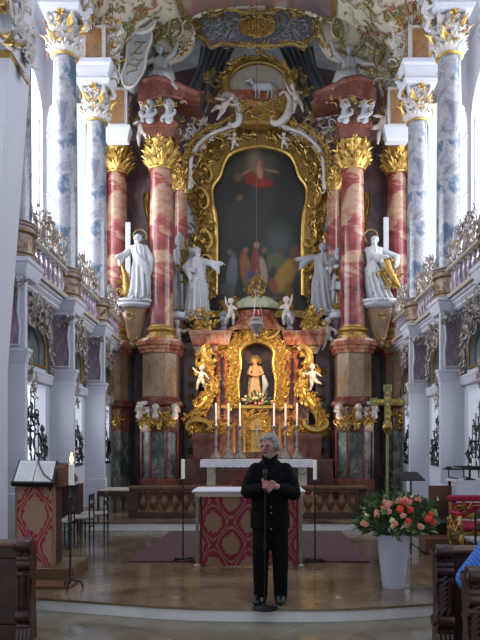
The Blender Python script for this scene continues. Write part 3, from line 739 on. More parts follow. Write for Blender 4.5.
for s,sd in ((-1,'left'),(1,'right')):
    # pedestal of the front column
    t=thing('column_pedestal','faceted tan and grey marble pedestal under the big %s altar column'%sd,'pedestal',(s*2.9,19.5,Z2),'altar column pedestals')
    x0,x1=sorted((s*2.36,s*3.42)); pl=octa(x0,x1,18.95,20.1,.3)
    m=MB(); polyloft(m,pl,[(Z2,.06),(.75,.06),(.8,0)]); m.build('plinth','redd',t)
    m=MB(); polyloft(m,pl,[(.8,-.04),(2.25,-.04)]); m.build('lower_block','grey',t,label='dark green grey marble block')
    m=MB()
    for x,y in pl:
        m.cap((x*1+(0),y+.03,.85),(x,y+.03,2.2),.05,.05,8)
    polyloft(m,pl,[(2.15,.0),(2.25,.03),(2.9,.03),(2.95,.12),(3.05,.14),(3.12,.06),(3.2,.0)]); m.build('red_frame','redd',t)
    m=MB(); polyloft(m,pl,[(3.18,-.03),(4.5,-.03)]); m.build('upper_block','tan',t,label='tan marble block')
    m=MB(); polyloft(m,pl,[(4.48,-.02),(4.49,.04),(4.58,.05),(4.6,.09),(4.69,.1),(4.71,.15),(4.82,.16),(4.84,.1),(4.9,.09)]); m.build('cap_moulding','redo',t)
    m=MB()
    for x in (x0+.15,(x0+x1)/2,x1-.15):
        clump(m,B((x,18.9,2.5),(1,0,0)),0,0,.26,10,rg); rocaille(m,B((x,18.88,2.5),(1,0,0)),.4,.55,8,.16,rg,.6)
    along(m,FR((0,18.9,0)),[(x0,2.75),((x0+x1)/2-.25,2.45),((x0+x1)/2,2.8),((x0+x1)/2+.25,2.45),(x1,2.75)],.15,.1,rg); m.build('gilded_garland','goldb',t)
    for x in (x0+.02,(x0+x1)/2+s*.05,x1-.02):
        m=MB(); mm=MB(); head_geo(mm,(0,0,0),.095,0,.1); mm.cap((0,.02,-.1),(0,.02,-.25),.06,.1)
        for p in mm.v: p+=V((x,18.82,2.86))
        m.add(mm.v,mm.f); wings((x,18.9,2.75),.4,m); m.build('cherub_head','putto',t)
    # pedestal of the outer column
    t=thing('column_pedestal','narrow grey and red marble pedestal beside the %s arcade'%sd,'pedestal',(s*4.4,20.3,Z2),'altar column pedestals')
    x0,x1=sorted((s*3.98,s*4.85)); pl=octa(x0,x1,19.9,20.75,.2)
    m=MB(); polyloft(m,pl,[(Z2,.05),(.8,.05),(.85,0),(2.2,0)]); m.build('lower_block','grey',t)
    m=MB(); polyloft(m,pl,[(2.2,.02),(2.9,.02),(2.98,.12),(3.1,.12),(3.15,0)]); m.build('red_frame','redd',t)
    m=MB(); polyloft(m,pl,[(3.15,-.02),(4.55,-.02)]); m.build('upper_block','tan',t)
    m=MB(); polyloft(m,pl,[(4.55,.0),(4.65,.06),(4.85,.14),(4.95,.14),(5.0,.04)]); m.build('cap_moulding','redo',t)
    m=MB(); rocaille(m,FR(((x0+x1)/2,19.85,2.55)),.8,.55,14,.2,rg,.5); m.build('gilded_garland','goldb',t)
    # impost above the outer column
    x0,x1=sorted((s*3.82,s*4.45)); m=MB(); mould(m,x0,x1,19.1,19.38,10.72,11.15,.1); t=m.build('impost_block','plaster',None,label='white moulded impost block above the outer red column on the %s'%sd,cat='block')
    m=MB(); m.box(x0+.03,x1,19.12,19.38,11.15,12.3); m.build('frieze_core','stuccow',t); m=MB(); m.box(x0+.12,x1-.1,19.09,19.13,11.25,12.2); m.build('frieze_panel','ochre',t)
    # wall panels behind
    m=MB(); m.box(s*2.3,s*4.89,20.95,21.2,Z2,11.6); m.box(s*1.75,s*2.35,21.35,21.5,Z2,11); w_=struct(m,'wall_altar_'+sd,'purpd')
    m=MB(); m.box(s*1.8,s*2.35,21.25,21.34,5.2,8.6); m.build('wall_panel','purple',w_)
    m=MB(); m.box(s*1.8,s*2.32,21.15,21.36,8.7,10.6); m.build('bright_panel','plaster',w_)
    m=MB(); b=FR((s*2.08,21.2,0)); rocaille(m,B(b(0,8.3),(1,0,0)),.6,1.3,22,.24,rg,.8); rocaille(m,B(b(0,6.6),(1,0,0)),.6,1.6,14,.2,rg,.6); m.build('stucco_ornament','silver',w_)
    m=MB(); rr=[]
    for i in range(9):                                       # ochre hanging cloth between columns
        z=9.9-i*.24; rr.append([(s*(3.35+.28*j/8*(1-.06*i)+.05*sin(i)),20.85-.05*sin(j*2.4+i*.4),z-.12*j*(.3 if i>5 else 0)) for j in range(9)])
    m.loft(rr,cap=False,closed=False); rr=[[ (p[0],p[1]+.02,p[2]) for p in r] for r in rr]; m.loft(rr,cap=False,closed=False)
    m.build('gilded_cloth','gold',w_)
    # console
    xc=s*3.66
    t=thing('statue_console','tan marble console with white top slab carrying the %s standing saint'%sd,'console',(xc,19.4,4.7),'statue consoles')
    m=MB(); m.lathe([(.3,0),(.42,.02),(.5,.08),(.5,.14),(.56,.18),(.56,.24)],(xc,19.35,5.84),24,1.05,.7); m.build('top_slab','plaster',t)
    m=MB(); m.lathe([(.1,0),(.16,.08),(.13,.16),(.22,.3),(.3,.7),(.4,1.05),(.42,1.15)],(xc,19.5,4.7),20,1,.7); m.build('bracket','tan',t)
    m=MB(); clump(m,FR((xc,19.1,5.6)),0,0,.2,9,rg); rocaille(m,FR((xc,19.35,4.8)),.4,.4,8,.15,rg); m.build('gilded_leaves','goldd',t)
    m=MB(); m.box(s*3.84,s*4.0,19.75,19.82,5.9,wz(222 if s<0 else 217,19.75),.01); m.build('white_staff_post','statue',None,label='flat white upright beam behind the %s standing saint'%sd,cat='beam')
    # inner console
    xi=s*2.45
    t=thing('statue_console','small white console beside the big %s altar column carrying the armoured figure'%sd if s>0 else 'small white console beside the big left altar column carrying the bishop','console',(xi,20,5.1),'statue consoles')
    m=MB(); m.lathe([(.2,0),(.3,.05),(.34,.14),(.34,.2)],(xi,20.0,5.62),20); m.build('top_slab','plaster',t)
    m=MB(); m.lathe([(.08,0),(.14,.1),(.12,.3),(.2,.55),(.22,.6)],(xi,20.05,5.05),14); m.build('bracket','purple',t)
    # entablature, broken pediment
    xe_=s*2.87
    t=thing('altar_entablature','red marble broken pediment with white heads above the big %s altar column'%sd,'pediment',(xe_,19.5,10.85),'broken pediments')
    m=MB(); mould(m,xe_-.42,xe_+.42,19.15,19.9,10.85,11.25,.1); m.prism([(xe_+a*.01,z) for a,z in ((-52,11.25),(52,11.25),(40,11.4),(0,11.5),(-40,11.4))],19.1,19.95); m.build('base_moulding','redd',t)
    m=MB(); m.box(xe_-.33,xe_+.33,19.25,19.9,11.4,12.15); m.build('tan_block','tan',t)
    pp=[(116,108),(116,98),(111,90),(100,86),(90,87),(80,91),(68,97),(56,102),(58,108),(72,106),(84,104),(92,103),(102,106),(108,112)]
    m=MB(); m.prism([(s*a/33.3,wz(b_,19.4)) for a,b_ in pp],18.95,20.0); m.tube([(s*a/33.3,18.95,wz(b_,19.4)) for a,b_ in pp[2:9]],.08,8); m.tube([(s*a/33.3,18.97,wz(b_,19.4)) for a,b_ in pp[9:]],.05,8); m.build('curved_pediment','redd',t,label='dark red curved pediment')
    for dx in (-.28,.28):
        m=MB(); mm=MB(); head_geo(mm,(0,0,0),.15,0,.2); mm.cap((0,.05,-.12),(0,.08,-.45),.1,.14)
        for p in mm.v: p+=V((xe_+dx,19.05,11.75))
        m.add(mm.v,mm.f); scroll(m,FR((xe_+dx,19.0,11.4)),0,0,.4,0,'S',.05); m.build('white_volute_head','statue',t)
    m=MB(); rocaille(m,FR((s*2.95,19.34,wz(64,19.3))),.95,.35,26,.18,rg,.3); rocaille(m,FR((s*2.75,18.93,wz(103,19))),1.3,.3,14,.13,rg,.5); m.build('gilded_foliage','goldd',t)
# side ornament in the dark strips beside the tabernacle
for s,sd in ((-1,'left'),(1,'right')):
    m=MB(); m.box(s*1.85,s*2.3,20.5,20.9,Z2,5.0); mould(m,min(s*1.8,s*2.3),max(s*1.8,s*2.3),20.4,20.9,4.6,4.9,.08); t=m.build('marble_pilaster','purpd',None,label='dark marble pilaster between the gilded volute and big %s column pedestal'%sd,cat='pilaster')
    m=MB(); 
    for q in range(7): clump(m,FR((s*2.07,20.46,1.6+q*.42)),0,0,.17,7,rg,.4)
    m.build('dark_leaf_drop','goldd',t)
# ---- altarpiece
def resamp(pts,n):
    L=[0]
    for a,b in zip(pts,pts[1:]): L.append(L[-1]+math.dist(a,b))
    out=[];k=0
    for i in range(n):
        d=L[-1]*i/(n-1)
        while k<len(L)-2 and L[k+1]<d: k+=1
        t=(d-L[k])/max(L[k+1]-L[k],1e-9); out.append((pts[k][0]+(pts[k+1][0]-pts[k][0])*t,pts[k][1]+(pts[k+1][1]-pts[k][1])*t))
    return out
YA=21.2; CO=2.5  # frame centre is 2.5 px right of the axis
def hp(l,Y=YA): return [(a*Y/F,wz(b,Y)) for a,b in l]
def smooth2(l,n=4): return [(p[0],p[1]) for p in catmull([(a,b,0) for a,b in l],n)]
hin=resamp(smooth2(hp([(43,296),(43,225),(47,203),(47,188),(40,178),(36,166),(30,156),(17,150),(0,147)])),46)
hou=resamp(smooth2(hp([(60,304),(60,275),(66,250),(62,225),(70,200),(73,182),(62,166),(55,150),(42,135),(20,127),(0,125)])),46)
dx=CO*YA/F
def full(h): return [(x+dx,z) for x,z in h]+[(-x+dx,z) for x,z in h[-2::-1]]
fi,fo=full(hin),full(hou)
t=ap=thing('altarpiece','dark oil painting with a red robed figure in clouds, in a huge gilded leafy frame','altarpiece',(dx,YA,wz(304,YA)))
m=MB(); m.ring(fo,fi,YA-.08,YA+.15,closed=False); m.box(fi[0][0]-.3,fi[-1][0]+.3,YA-.1,YA+.1,wz(306,YA),wz(296,YA)) if False else m.box(min(fi[0][0],fi[-1][0])-.4,max(fi[0][0],fi[-1][0])+.4,YA-.1,YA+.1,wz(318,YA),wz(311,YA)); m.build('frame_moulding','gold',t)
m=MB(); m.tube([(x,YA-.1,z) for x,z in fi],.06,6); m.tube([(x,YA-.08,z) for x,z in fo],.05,6); m.build('bright_edge','goldb',t)
m=MB(); rg=random.Random(9); mid=[((a[0]+b_[0])/2,(a[1]+b_[1])/2) for a,b_ in zip(fi,fo)]
b=FR((0,YA-.1,0)); along(m,b,mid,.26,.13,rg,.8,0,.1); along(m,b,fo,.2,.15,rg,.5,0,.05); m.build('leaf_ornament','gold',t)
m=MB(); along(m,b,mid,.2,.3,rg,.5,.08,.12)
for s in (-1,1): 
    for (a,c_,z_) in ((56,200,.7),(52,175,.6),(52,240,.6),(50,265,.6)): scroll(m,b,s*a*YA/F+dx,wz(c_,YA),z_,1.2*s,'C',.05,1,.08,s)
m.build('bright_leaves','goldb',t)
# painting: generic dark devotional composition
def painting(name,x0,x1,z0,z1,Y,blobs,base,mat,label,cat,nx=90,nz=150):
    me_v=[];me_f=[];cols=[]
    rgn=random.Random(4)
    for j in range(nz+1):
        for i in range(nx+1):
            u=i/nx; v=j/nz; me_v.append((x0+(x1-x0)*u,Y,z0+(z1-z0)*v))
            c=[q*(.9+.2*rgn.random()) for q in base(u,v)]
            for (bu,bv,ru,rv,an,col,soft) in blobs:
                a=u-bu; b_=(v-bv)*1.55; ca,sa=cos(an),sin(an); p=(a*ca+b_*sa)/ru; q=(-a*sa+b_*ca)/(rv*1.55); d=math.sqrt(p*p+q*q)
                w=max(0,min(1,(1.08-d)/soft)); w*=.92
                c=[c[k_]*(1-w)+col[k_]*w*(.88+.24*rgn.random()) for k_ in range(3)]
            cols.append(c)
    for j in range(nz):
        for i in range(nx):
            a=j*(nx+1)+i; me_f.append((a,a+1,a+nx+2,a+nx+1))
    m=MB(); m.add(me_v,me_f); o=m.build(name,mat,ap,label=label)
    at=o.data.color_attributes.new('Col','FLOAT_COLOR','POINT')
    for i,c in enumerate(cols): at.data[i].color=(*c,1)
    return o
h_=lambda s_:hx(s_)
bl=[(.22,.72,.25,.1,.3,h_('1c1c17'),.6),(.5,.86,.26,.1,0,h_('4a4430'),.9),(.45,.9,.1,.12,0,h_('6a5a48'),.8),(.75,.5,.16,.28,0,h_('121513'),.5),(.8,.8,.18,.16,.3,h_('161b17'),.6),
 (.7,.42,.16,.14,0,h_('3a4442'),.8),(.35,.28,.25,.16,0,h_('161412'),.5),
 (.5,.775,.15,.035,-.15,h_('7a1a16'),.35),(.42,.80,.06,.04,.8,h_('6a1512'),.4),(.5,.835,.035,.05,.2,h_('9a6a50'),.4),(.5,.885,.025,.018,0,h_('8a6048'),.4),(.36,.83,.09,.008,.5,h_('8a6048'),.5),(.62,.84,.1,.008,-.2,h_('8a6048'),.5),
 (.28,.8,.05,.03,0,h_('5a3a2c'),.5),(.3,.68,.04,.02,.4,h_('5c4638'),.5),
 (.5,.1,.5,.06,0,h_('2a221c'),.8),(.22,.22,.06,.14,-.1,h_('5c626a'),.35),(.2,.36,.03,.02,0,h_('6a4a3a'),.4),(.17,.14,.08,.05,.4,h_('484c52'),.5),
 (.36,.25,.06,.12,.15,h_('7a4c22'),.35),(.36,.37,.03,.02,0,h_('7a5440'),.4),(.43,.2,.08,.07,.2,h_('2c3f5c'),.4),(.46,.3,.05,.09,0,h_('6a2a20'),.4),(.47,.4,.035,.022,0,h_('8a6450'),.4),
 (.54,.25,.04,.09,.2,h_('8c7868'),.35),(.55,.37,.035,.022,0,h_('5c463a'),.4),(.6,.3,.035,.06,0,h_('504a3c'),.5),
 (.76,.22,.1,.12,-.5,h_('8a6a22'),.35),(.68,.31,.08,.05,.2,h_('4a5030'),.4),(.69,.37,.045,.022,0,h_('4a3428'),.4),(.8,.12,.05,.07,.2,h_('6a5018'),.4),(.64,.16,.05,.05,.4,h_('7a3a1a'),.4),(.9,.28,.06,.05,.3,h_('6a4a24'),.5),(.86,.36,.07,.05,-.2,h_('5a3420'),.5),
 (.5,.08,.3,.015,.05,h_('5a4a36'),.6),(.5,.14,.04,.012,0,h_('7a7468'),.5)]
painting('painting',dx-1.62,dx+1.62,wz(312,YA),wz(142,YA),YA+.12,bl,lambda u,v:[.012+.012*v,.013+.012*v,.011+.009*v],'paint','dark oil painting with a red robed figure in clouds above a crowd','painting')
# arched gilded hood above the frame
t=thing('gilded_hood','white and gold curved hood arching over the altarpiece frame','hood',(0,20.6,wz(180,20.6)))
YH=20.6
for s in (-1,1):
    pt=smooth2([(s*a*YH/F,wz(b_,YH)) for a,b_ in ((73,185),(72,160),(66,143),(52,130),(38,124),(27,117),(24,108))])
    m=MB(); m.tube([(x,YH,z) for x,z in pt],.07,8); scroll(m,FR((s*73*YH/F,YH,wz(155,YH))),0,0,.6,0,'C',.08); along(m,FR((0,YH-.05,0)),pt,.15,.12,rg,.5,0,.08); m.build('gilded_band','gold',t)
    pt2=smooth2([(s*a*YH/F,wz(b_,YH)) for a,b_ in ((67,190),(66,163),(61,148),(48,136),(34,130),(24,126))])
    m=MB(); m.tube([(x,YH-.05,z) for x,z in pt2],.055,8); scroll(m,FR((s*25*YH/F,YH-.1,wz(112,YH))),0,0,1.0,1.2*s,'C',.11,1,0,s,8); m.build('white_band','stuccow',t)
    b3=FR((s*66*YH/F,YH+.1,wz(126,YH))); m=MB(); rocaille(m,b3,.9,1.7,34,.2,rg,.5); m.build('stucco_spandrel','stuccow',t); m=MB(); rocaille(m,b3,1.0,1.8,30,.2,rg,.5); rocaille(m,FR((s*42*YH/F,YH,wz(88,YH))),.8,1.2,26,.18,rg,.5); m.build('gilded_spandrel','goldd',t)
    m=MB(); b=FR((0,YH+.05,0)); along(m,b,[((p[0]+q[0])/2,(p[1]+q[1])/2-.1) for p,q in zip(pt,pt2)],.24,.14,rg,.6,0,.12); m.build('stucco_flowers','stuccow',t)
    m=MB(); along(m,b,[(p[0],p[1]-.3) for p in pt],.22,.2,rg,.5,.05,.15); m.build('gilded_flowers','gold',t)
# medallion with lamb
YM=20.5; pm=P(258,86,YM); rx,rz_=29*YM/F,22*YM/F
t=thing('lamb_medallion','oval gilded cartouche with a white lamb relief at the top','relief',(pm.x,YM,pm.z-rz_))
el=[(pm.x+rx*cos(2*PI*i/40),pm.z+rz_*sin(2*PI*i/40)) for i in range(40)]
el2=[(pm.x+(rx+.2)*cos(2*PI*i/40),pm.z+(rz_+.2)*sin(2*PI*i/40)) for i in range(40)]
m=MB(); m.ring(el2,el,YM-.1,YM+.1); m.tube([(x,YM-.1,z) for x,z in el+[el[0]]],.04,6); rg=random.Random(15); along(m,FR((0,YM-.08,0)),el2+[el2[0]],.24,.15,rg,.5,0,.06); m.build('gilded_rim','gold',t)
m=MB(); m.prism([(x,z) for x,z in el],YM+.06,YM+.1); m.build('relief_ground','water',t,label='pale relief ground')
m=MB(); g=[(x,z) for x,z in el if z<pm.z-.1]; m.prism(g,YM+.0,YM+.08); m.build('brown_relief_hill','redo',t)
m=MB(); lx,lz=pm.x+.12,pm.z-.05
m.chain([(lx-.2,YM-.05,lz),(lx+.25,YM-.05,lz)],[.12,.13]); m.chain([(lx-.24,YM-.05,lz+.04),(lx-.36,YM-.08,lz+.17)],[.07,.06]); m.cap((lx-.36,YM-.1,lz+.18),(lx-.48,YM-.12,lz+.14),.06,.04)
for a in (-.2,-.1,.18,.3): m.chain([(lx+a,YM-.06,lz-.08),(lx+a+.02,YM-.07,lz-.2),(lx+a,YM-.06,lz-.34)],[.045,.03,.025],8)
m.cap((lx+.36,YM-.03,lz),(lx+.42,YM-.03,lz-.12),.035,.03); m.ell((lx-.33,YM-.06,lz+.24),(.05,.02,.03)); sculpt(m,.012,1).build('lamb','statue',t,label='white lamb')
m=MB(); m.lathe([(.0,0),(.55,.02),(.75,.1),(.7,.2),(.78,.3),(.72,.5),(.8,.6),(.85,.68),(0.0,.7)],(pm.x,YM+.1,wz(126,YM)),28,1,.35); rocaille(m,FR((pm.x,YM-.18,wz(113,YM))),1.5,.6,46,.16,rg,.5); m.build('gilded_book_base','gold',t)
# canopy
YC=19.55; 
def cz(l): return [(a*YC/F,wz(b_,YC)) for a,b_ in l]
top=cz([(58,26),(62,18),(50,14),(40,16),(30,9),(14,13),(0,14)]); bot=cz([(58,26),(60,34),(52,40),(46,48),(36,44),(18,46),(0,46)])
top=resamp(smooth2(top),22); bot=resamp(smooth2(bot),22)
out=[(x,z) for x,z in top]+[(-x,z) for x,z in top[-2::-1]]+[(-x,z) for x,z in bot[1:]]+[(x,z) for x,z in bot[-2:0:-1]]
t=thing('altar_canopy','grey lilac canopy front with gilded border and lettered cartouche high above the altar','canopy',(0,YC,wz(46,YC)))
m=MB(); m.prism(out,YC,YC+.12); cn_=m.build('canopy_panel','lilac',t)
m=MB(); m.tube([(x,YC-.02,z) for x,z in out+[out[0]]],.055,6); rg=random.Random(16); b=FR((0,YC-.02,0)); along(m,b,out+[out[0]],.2,.14,rg,.5,0,.04)
for i in range(-7,8):
    if abs(i)<2: continue
    x=i*.24; m.cap((x,YC-.04,wz(17,YC)),(x,YC-.04,wz(17,YC)-.2-.06*(i%2)),.035,.015,6)
m.build('gilded_border','goldd',t)
m=MB()
for i in range(90): 
    x=rg.choice((-1,1))*rg.uniform(.55,1.6); z=rg.uniform(wz(42,YC),wz(20,YC)); scroll(m,b,x,z,.2,rg.random()*6,rg.choice('CS'),.02,1,0,1,4)
m.build('lattice_stucco','drape',t)
m=MB(); m.lathe([(0,-.03),(.5,-.03),(.52,0),(.5,.03),(0,.03)],(0,0,0),28); 
for p in m.v: p.xyz=(p.x*1.02,YC-.06+p.z,wz(29,YC)+p.y*.52)
m2=MB(); rocaille(m2,FR((0,YC-.1,wz(29,YC))),1.1,.62,0,.1); along(m2,FR((0,YC-.1,wz(29,YC))),[(.55*cos(a*.3),.29*sin(a*.3)) for a in range(22)],.12,.09,rg,.4); m.add(m2.v,m2.f); ca=m.build('gilded_cartouche','gold',t)
def text(s_,size,loc,mat,parent,name='lettering',rot=(PI/2,0,0),ext=.02):
    cu=bpy.data.curves.new('t','FONT'); cu.body=s_; cu.size=size; cu.extrude=ext; cu.align_x='CENTER'; cu.align_y='CENTER'
    o=bpy.data.objects.new('t',cu); COL.objects.link(o); dg=bpy.context.evaluated_depsgraph_get(); dg.update()
    me=bpy.data.meshes.new_from_object(o.evaluated_get(dg)); mt=Matrix.Translation(V(loc))@Euler(rot).to_matrix().to_4x4()
    m=MB(); m.v=[mt@v.co for v in me.vertices]; m.f=[tuple(p.vertices) for p in me.polygons]; bpy.data.objects.remove(o); return m.build(name,mat,parent)
text('IHS',.4,(0,YC-.13,wz(29,YC)),'goldb',ca)
# drapery falling from canopy
for s,sd in ((-1,'left'),(1,'right')):
    m=MB(); rr=[]; n=26
    for i in range(14):
        t_=i/13; py=44+70*t_; xa=s*(56+8*t_+22*t_*t_)/30.2; xb=s*(20+26*t_*(1 if t_<.7 else 1.0)+6*t_)/30.2
        rr.append([(xa+(xb-xa)*j/n,21.6+.16*sin(j*1.35+t_*2)+.08*sin(j*2.9),wz(py,21.6)) for j in range(n+1)])
    m.loft(rr,cap=False,closed=False); m.loft([[(p[0],p[1]+.05,p[2]) for p in r] for r in rr],cap=False,closed=False)
    m.build('stucco_drapery','drape',None,label='blue grey stucco curtain falling %s of the lamb medallion'%sd,cat='drapery',group='stucco curtains',sm=180)
# white script shields on the vault, left
for (px,py,w_,hgt,an,lb) in ((136,57,21,60,.18,'white scrolled stucco shield with gold script above the left red columns'),(113,8,26,48,.42,'white stucco shield at the upper left vault edge')):
    Y=18.95; c_=P(px,py,Y); q=Y/F
    sh=[(-.5,.42),(-.42,.5),(-.2,.44),(0,.5),(.25,.45),(.5,.46),(.55,.3),(.46,.1),(.5,-.15),(.3,-.38),(.05,-.5),(-.3,-.5),(-.5,-.35),(-.42,-.1),(-.5,.15)]
    sh=smooth2(sh+[sh[0]],3)[:-1]
    def tr(x,z): x*=w_*q; z*=hgt*q; a=-an; return (c_.x+x*cos(a)-z*sin(a),c_.z+x*sin(a)+z*cos(a))
    t=thing('stucco_shield',lb,'shield',(c_.x,Y,c_.z-hgt*q/2))
    m=MB(); m.prism([tr(*p) for p in sh],Y,Y+.42); m.build('shield_panel','statue',t)
    m=MB(); m.tube([(*tr(*p),) and (tr(*p)[0],Y,tr(*p)[1]) for p in sh+[sh[0]]],.04,6); scroll(m,FR((tr(.1,.5)[0],Y-.05,tr(.1,.5)[1])),0,0,.7,.3,'C',.07); m.build('rolled_rim','stuccow',t)
    m=MB()
    for i in range(6):
        x,z=tr(rg.uniform(-.15,.15),.25-.1*i); scroll(m,FR((x,Y-.01,z)),0,0,.28,rg.uniform(-.6,.6),'S',.012)
    m.build('gilded_script','goldd',t)
# ---- statues
def put(name,mesh,mat,lab,loc,cat='statue',rz=0,mir=False,grp=None,rx=0):
    t=thing(name,lab,cat,loc,grp); place(mesh,loc,rz,mir,rx).build('carved_figure',mat,t,180); return t
g1=statue(1.95,((-.2,-.08,.66),(-.27,-.2,.6)),((.2,-.02,.62),(.17,-.02,.45)),-.5,.25,True,0,.035,1,1.08)
t=put('saint_statue',g1,'statue','white bearded saint statue with outstretched hand on the left console',(wx(138,19.2),19.25,wz(300,19.2)))
m=MB(); c_=P(140,236,19.3); m.tube([(c_.x+.2*cos(a*.3),19.32,c_.z+.2*sin(a*.3)) for a in range(22)],.016,6); m.build('halo','goldd',t)
m=MB(); c_=P(127,292,19.2); rocaille(m,FR(c_),.5,.8,24,.2,rg,.3); m.chain([c_,c_+V((-.05,0,.5)),c_+V((-.15,-.05,.8))],[.12,.09,.03]); m.build('gilded_cloth','gold',t)
g2=statue(1.95,((-.15,-.12,.66),(.02,-.17,.64)),((.2,-.08,.66),(.16,-.17,.52)),-.7,.3,True,1,-.05,-1,1.08,0,False,-1)
t=put('saint_statue',g2,'statue','white saint statue leaning over a gilded cherub on the right console',(wx(383,19.2),19.25,wz(302,19.2)))
m=MB(); c_=P(371,236,19.3); m.tube([(c_.x+.2*cos(a*.3),19.32,c_.z+.2*sin(a*.3)) for a in range(22)],.016,6); m.build('halo','goldd',t)
m=MB(); c_=P(390,272,19.0); rocaille(m,FR(c_),.5,.7,34,.22,rg,.2); m.chain([c_+V((-.1,0,.25)),c_,c_+V((.15,-.05,-.3)),c_+V((.3,-.05,-.5))],[.15,.14,.09,.04]); m.build('gilded_cherub','gold',t,label='gilded cherub bundle')
g3=statue(2.2,((-.16,-.08,.68),(-.05,-.18,.62)),((.2,-.08,.75),(.34,-.12,.73)),.6,.1,True,2,.02,-1,1.12)
t=put('saint_statue',g3,'statue','bluish white robed statue stretching an arm towards the painting, left side',(wx(197,20),20.05,wz(318,20)))
m=MB(); c_=P(208,285,20); rocaille(m,FR(c_),.35,.8,18,.2,rg,.3); m.build('gilded_cloth','goldd',t)
g4=statue(2.35,((-.17,-.08,.66),(-.2,-.16,.55)),((.2,-.08,.7),(.15,-.19,.78)),.2,.1,True,3,.03,1,1.1,0,True)
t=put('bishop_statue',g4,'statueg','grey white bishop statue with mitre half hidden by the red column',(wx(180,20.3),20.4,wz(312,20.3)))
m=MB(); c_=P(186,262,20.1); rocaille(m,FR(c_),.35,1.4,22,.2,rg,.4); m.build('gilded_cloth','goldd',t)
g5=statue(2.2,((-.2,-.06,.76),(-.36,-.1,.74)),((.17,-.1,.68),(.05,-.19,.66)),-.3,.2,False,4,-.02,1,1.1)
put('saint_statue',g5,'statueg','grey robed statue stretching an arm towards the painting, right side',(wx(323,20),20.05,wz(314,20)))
mb=MB(); fz=[(.5,0,-.0,.12,.1),(.6,0,-.01,.09,.08),(.72,0,-.02,.115,.09),(.8,0,0,.11,.07),(.84,0,0,.05,.04)]; folds(mb,fz,8,.006)
folds(mb,[(.34,0,0,.16,.13),(.42,0,0,.145,.12),(.52,0,0,.12,.1)],9,.02)
for s in (-1,1):
    mb.chain([(s*.06,0,.42),(s*.08,-.05,.24),(s*.08,0,.04),(s*.09,-.08,.02)],[.06,.045,.035,.03])
    mb.chain([(s*.11,0,.79),(s*.2,-.04,.68),(s*.12+(.1 if s<0 else 0),-.16,.7)],[.055,.048,.035]); hand_geo(mb,(s*.12+(.1 if s<0 else 0),-.16,.7),(-.3,-.2,.2),.017)
mb.cap((0,0,.82),(0,-.01,.88),.035,.032); head_geo(mb,(0,-.02,.93),.065,-.4,.1,True); mb.ell((0,.02,1.0),(.05,.08,.06)); mb.box(-.14,.14,-.12,.12,-.03,.02)
for i in range(4): mb.chain([(.1,.05,.78),(.17+.02*i,.08,.5),(.18+.03*i,.06,.25)],[.03,.03,.02])
for p in mb.v: p*=1.9
g6=sculpt(mb,.02,1)
t=put('warrior_statue',g6,'statue','silver white armoured figure statue with gilded breast on the small right console',(wx(338,19.9),19.95,wz(312,19.9)))
m=MB(); c_=P(338,272,19.75); rocaille(m,FR(c_),.32,.5,16,.15,rg,.2); m.lathe([(.22,0),(.26,.1),(.2,.2)],(wx(338,19.9),19.95,wz(311,19.9)),14); m.build('gilded_armour','gold',t)
# seated angels on pediments
def angel(mirror):
    mb=MB()
    folds(mb,[(.2,0,0,.2,.16),(.3,0,0,.17,.15),(.4,0,0,.1,.09),(.52,0,0,.12,.08),(.6,0,0,.09,.06),(.63,0,0,.04,.04)],9,.012)
    for i in range(5): mb.chain([(.0,-.05,.3-.02*i),(.18,-.12+.03*i,.24),(.3+.02*i,-.1+.03*i,.02-.04*i)],[.09,.08,.035])
    mb.chain([(.12,0,.58),(.24,-.05,.66),(.3,-.06,.82)],[.05,.045,.03]); hand_geo(mb,(.3,-.06,.82),(.2,0,1),.02)
    mb.chain([(-.12,0,.58),(-.24,-.06,.48),(-.36,-.1,.44)],[.05,.045,.03]); hand_geo(mb,(-.36,-.1,.44),(-1,0,0),.02)
    mb.cap((0,0,.6),(0,0,.68),.035,.03); head_geo(mb,(0,-.02,.74),.075,.4,.1)
    for p in mb.v: p*=1.7
    return sculpt(mb,.022,1)
ga=angel(0)
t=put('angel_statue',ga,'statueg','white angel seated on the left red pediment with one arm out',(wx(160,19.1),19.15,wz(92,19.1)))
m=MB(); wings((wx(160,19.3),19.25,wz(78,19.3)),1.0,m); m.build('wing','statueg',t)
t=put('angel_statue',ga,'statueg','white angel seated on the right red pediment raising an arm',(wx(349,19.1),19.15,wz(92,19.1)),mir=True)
m=MB(); wings((wx(349,19.3),19.25,wz(78,19.3)),1.0,m); m.build('wing','statueg',t)
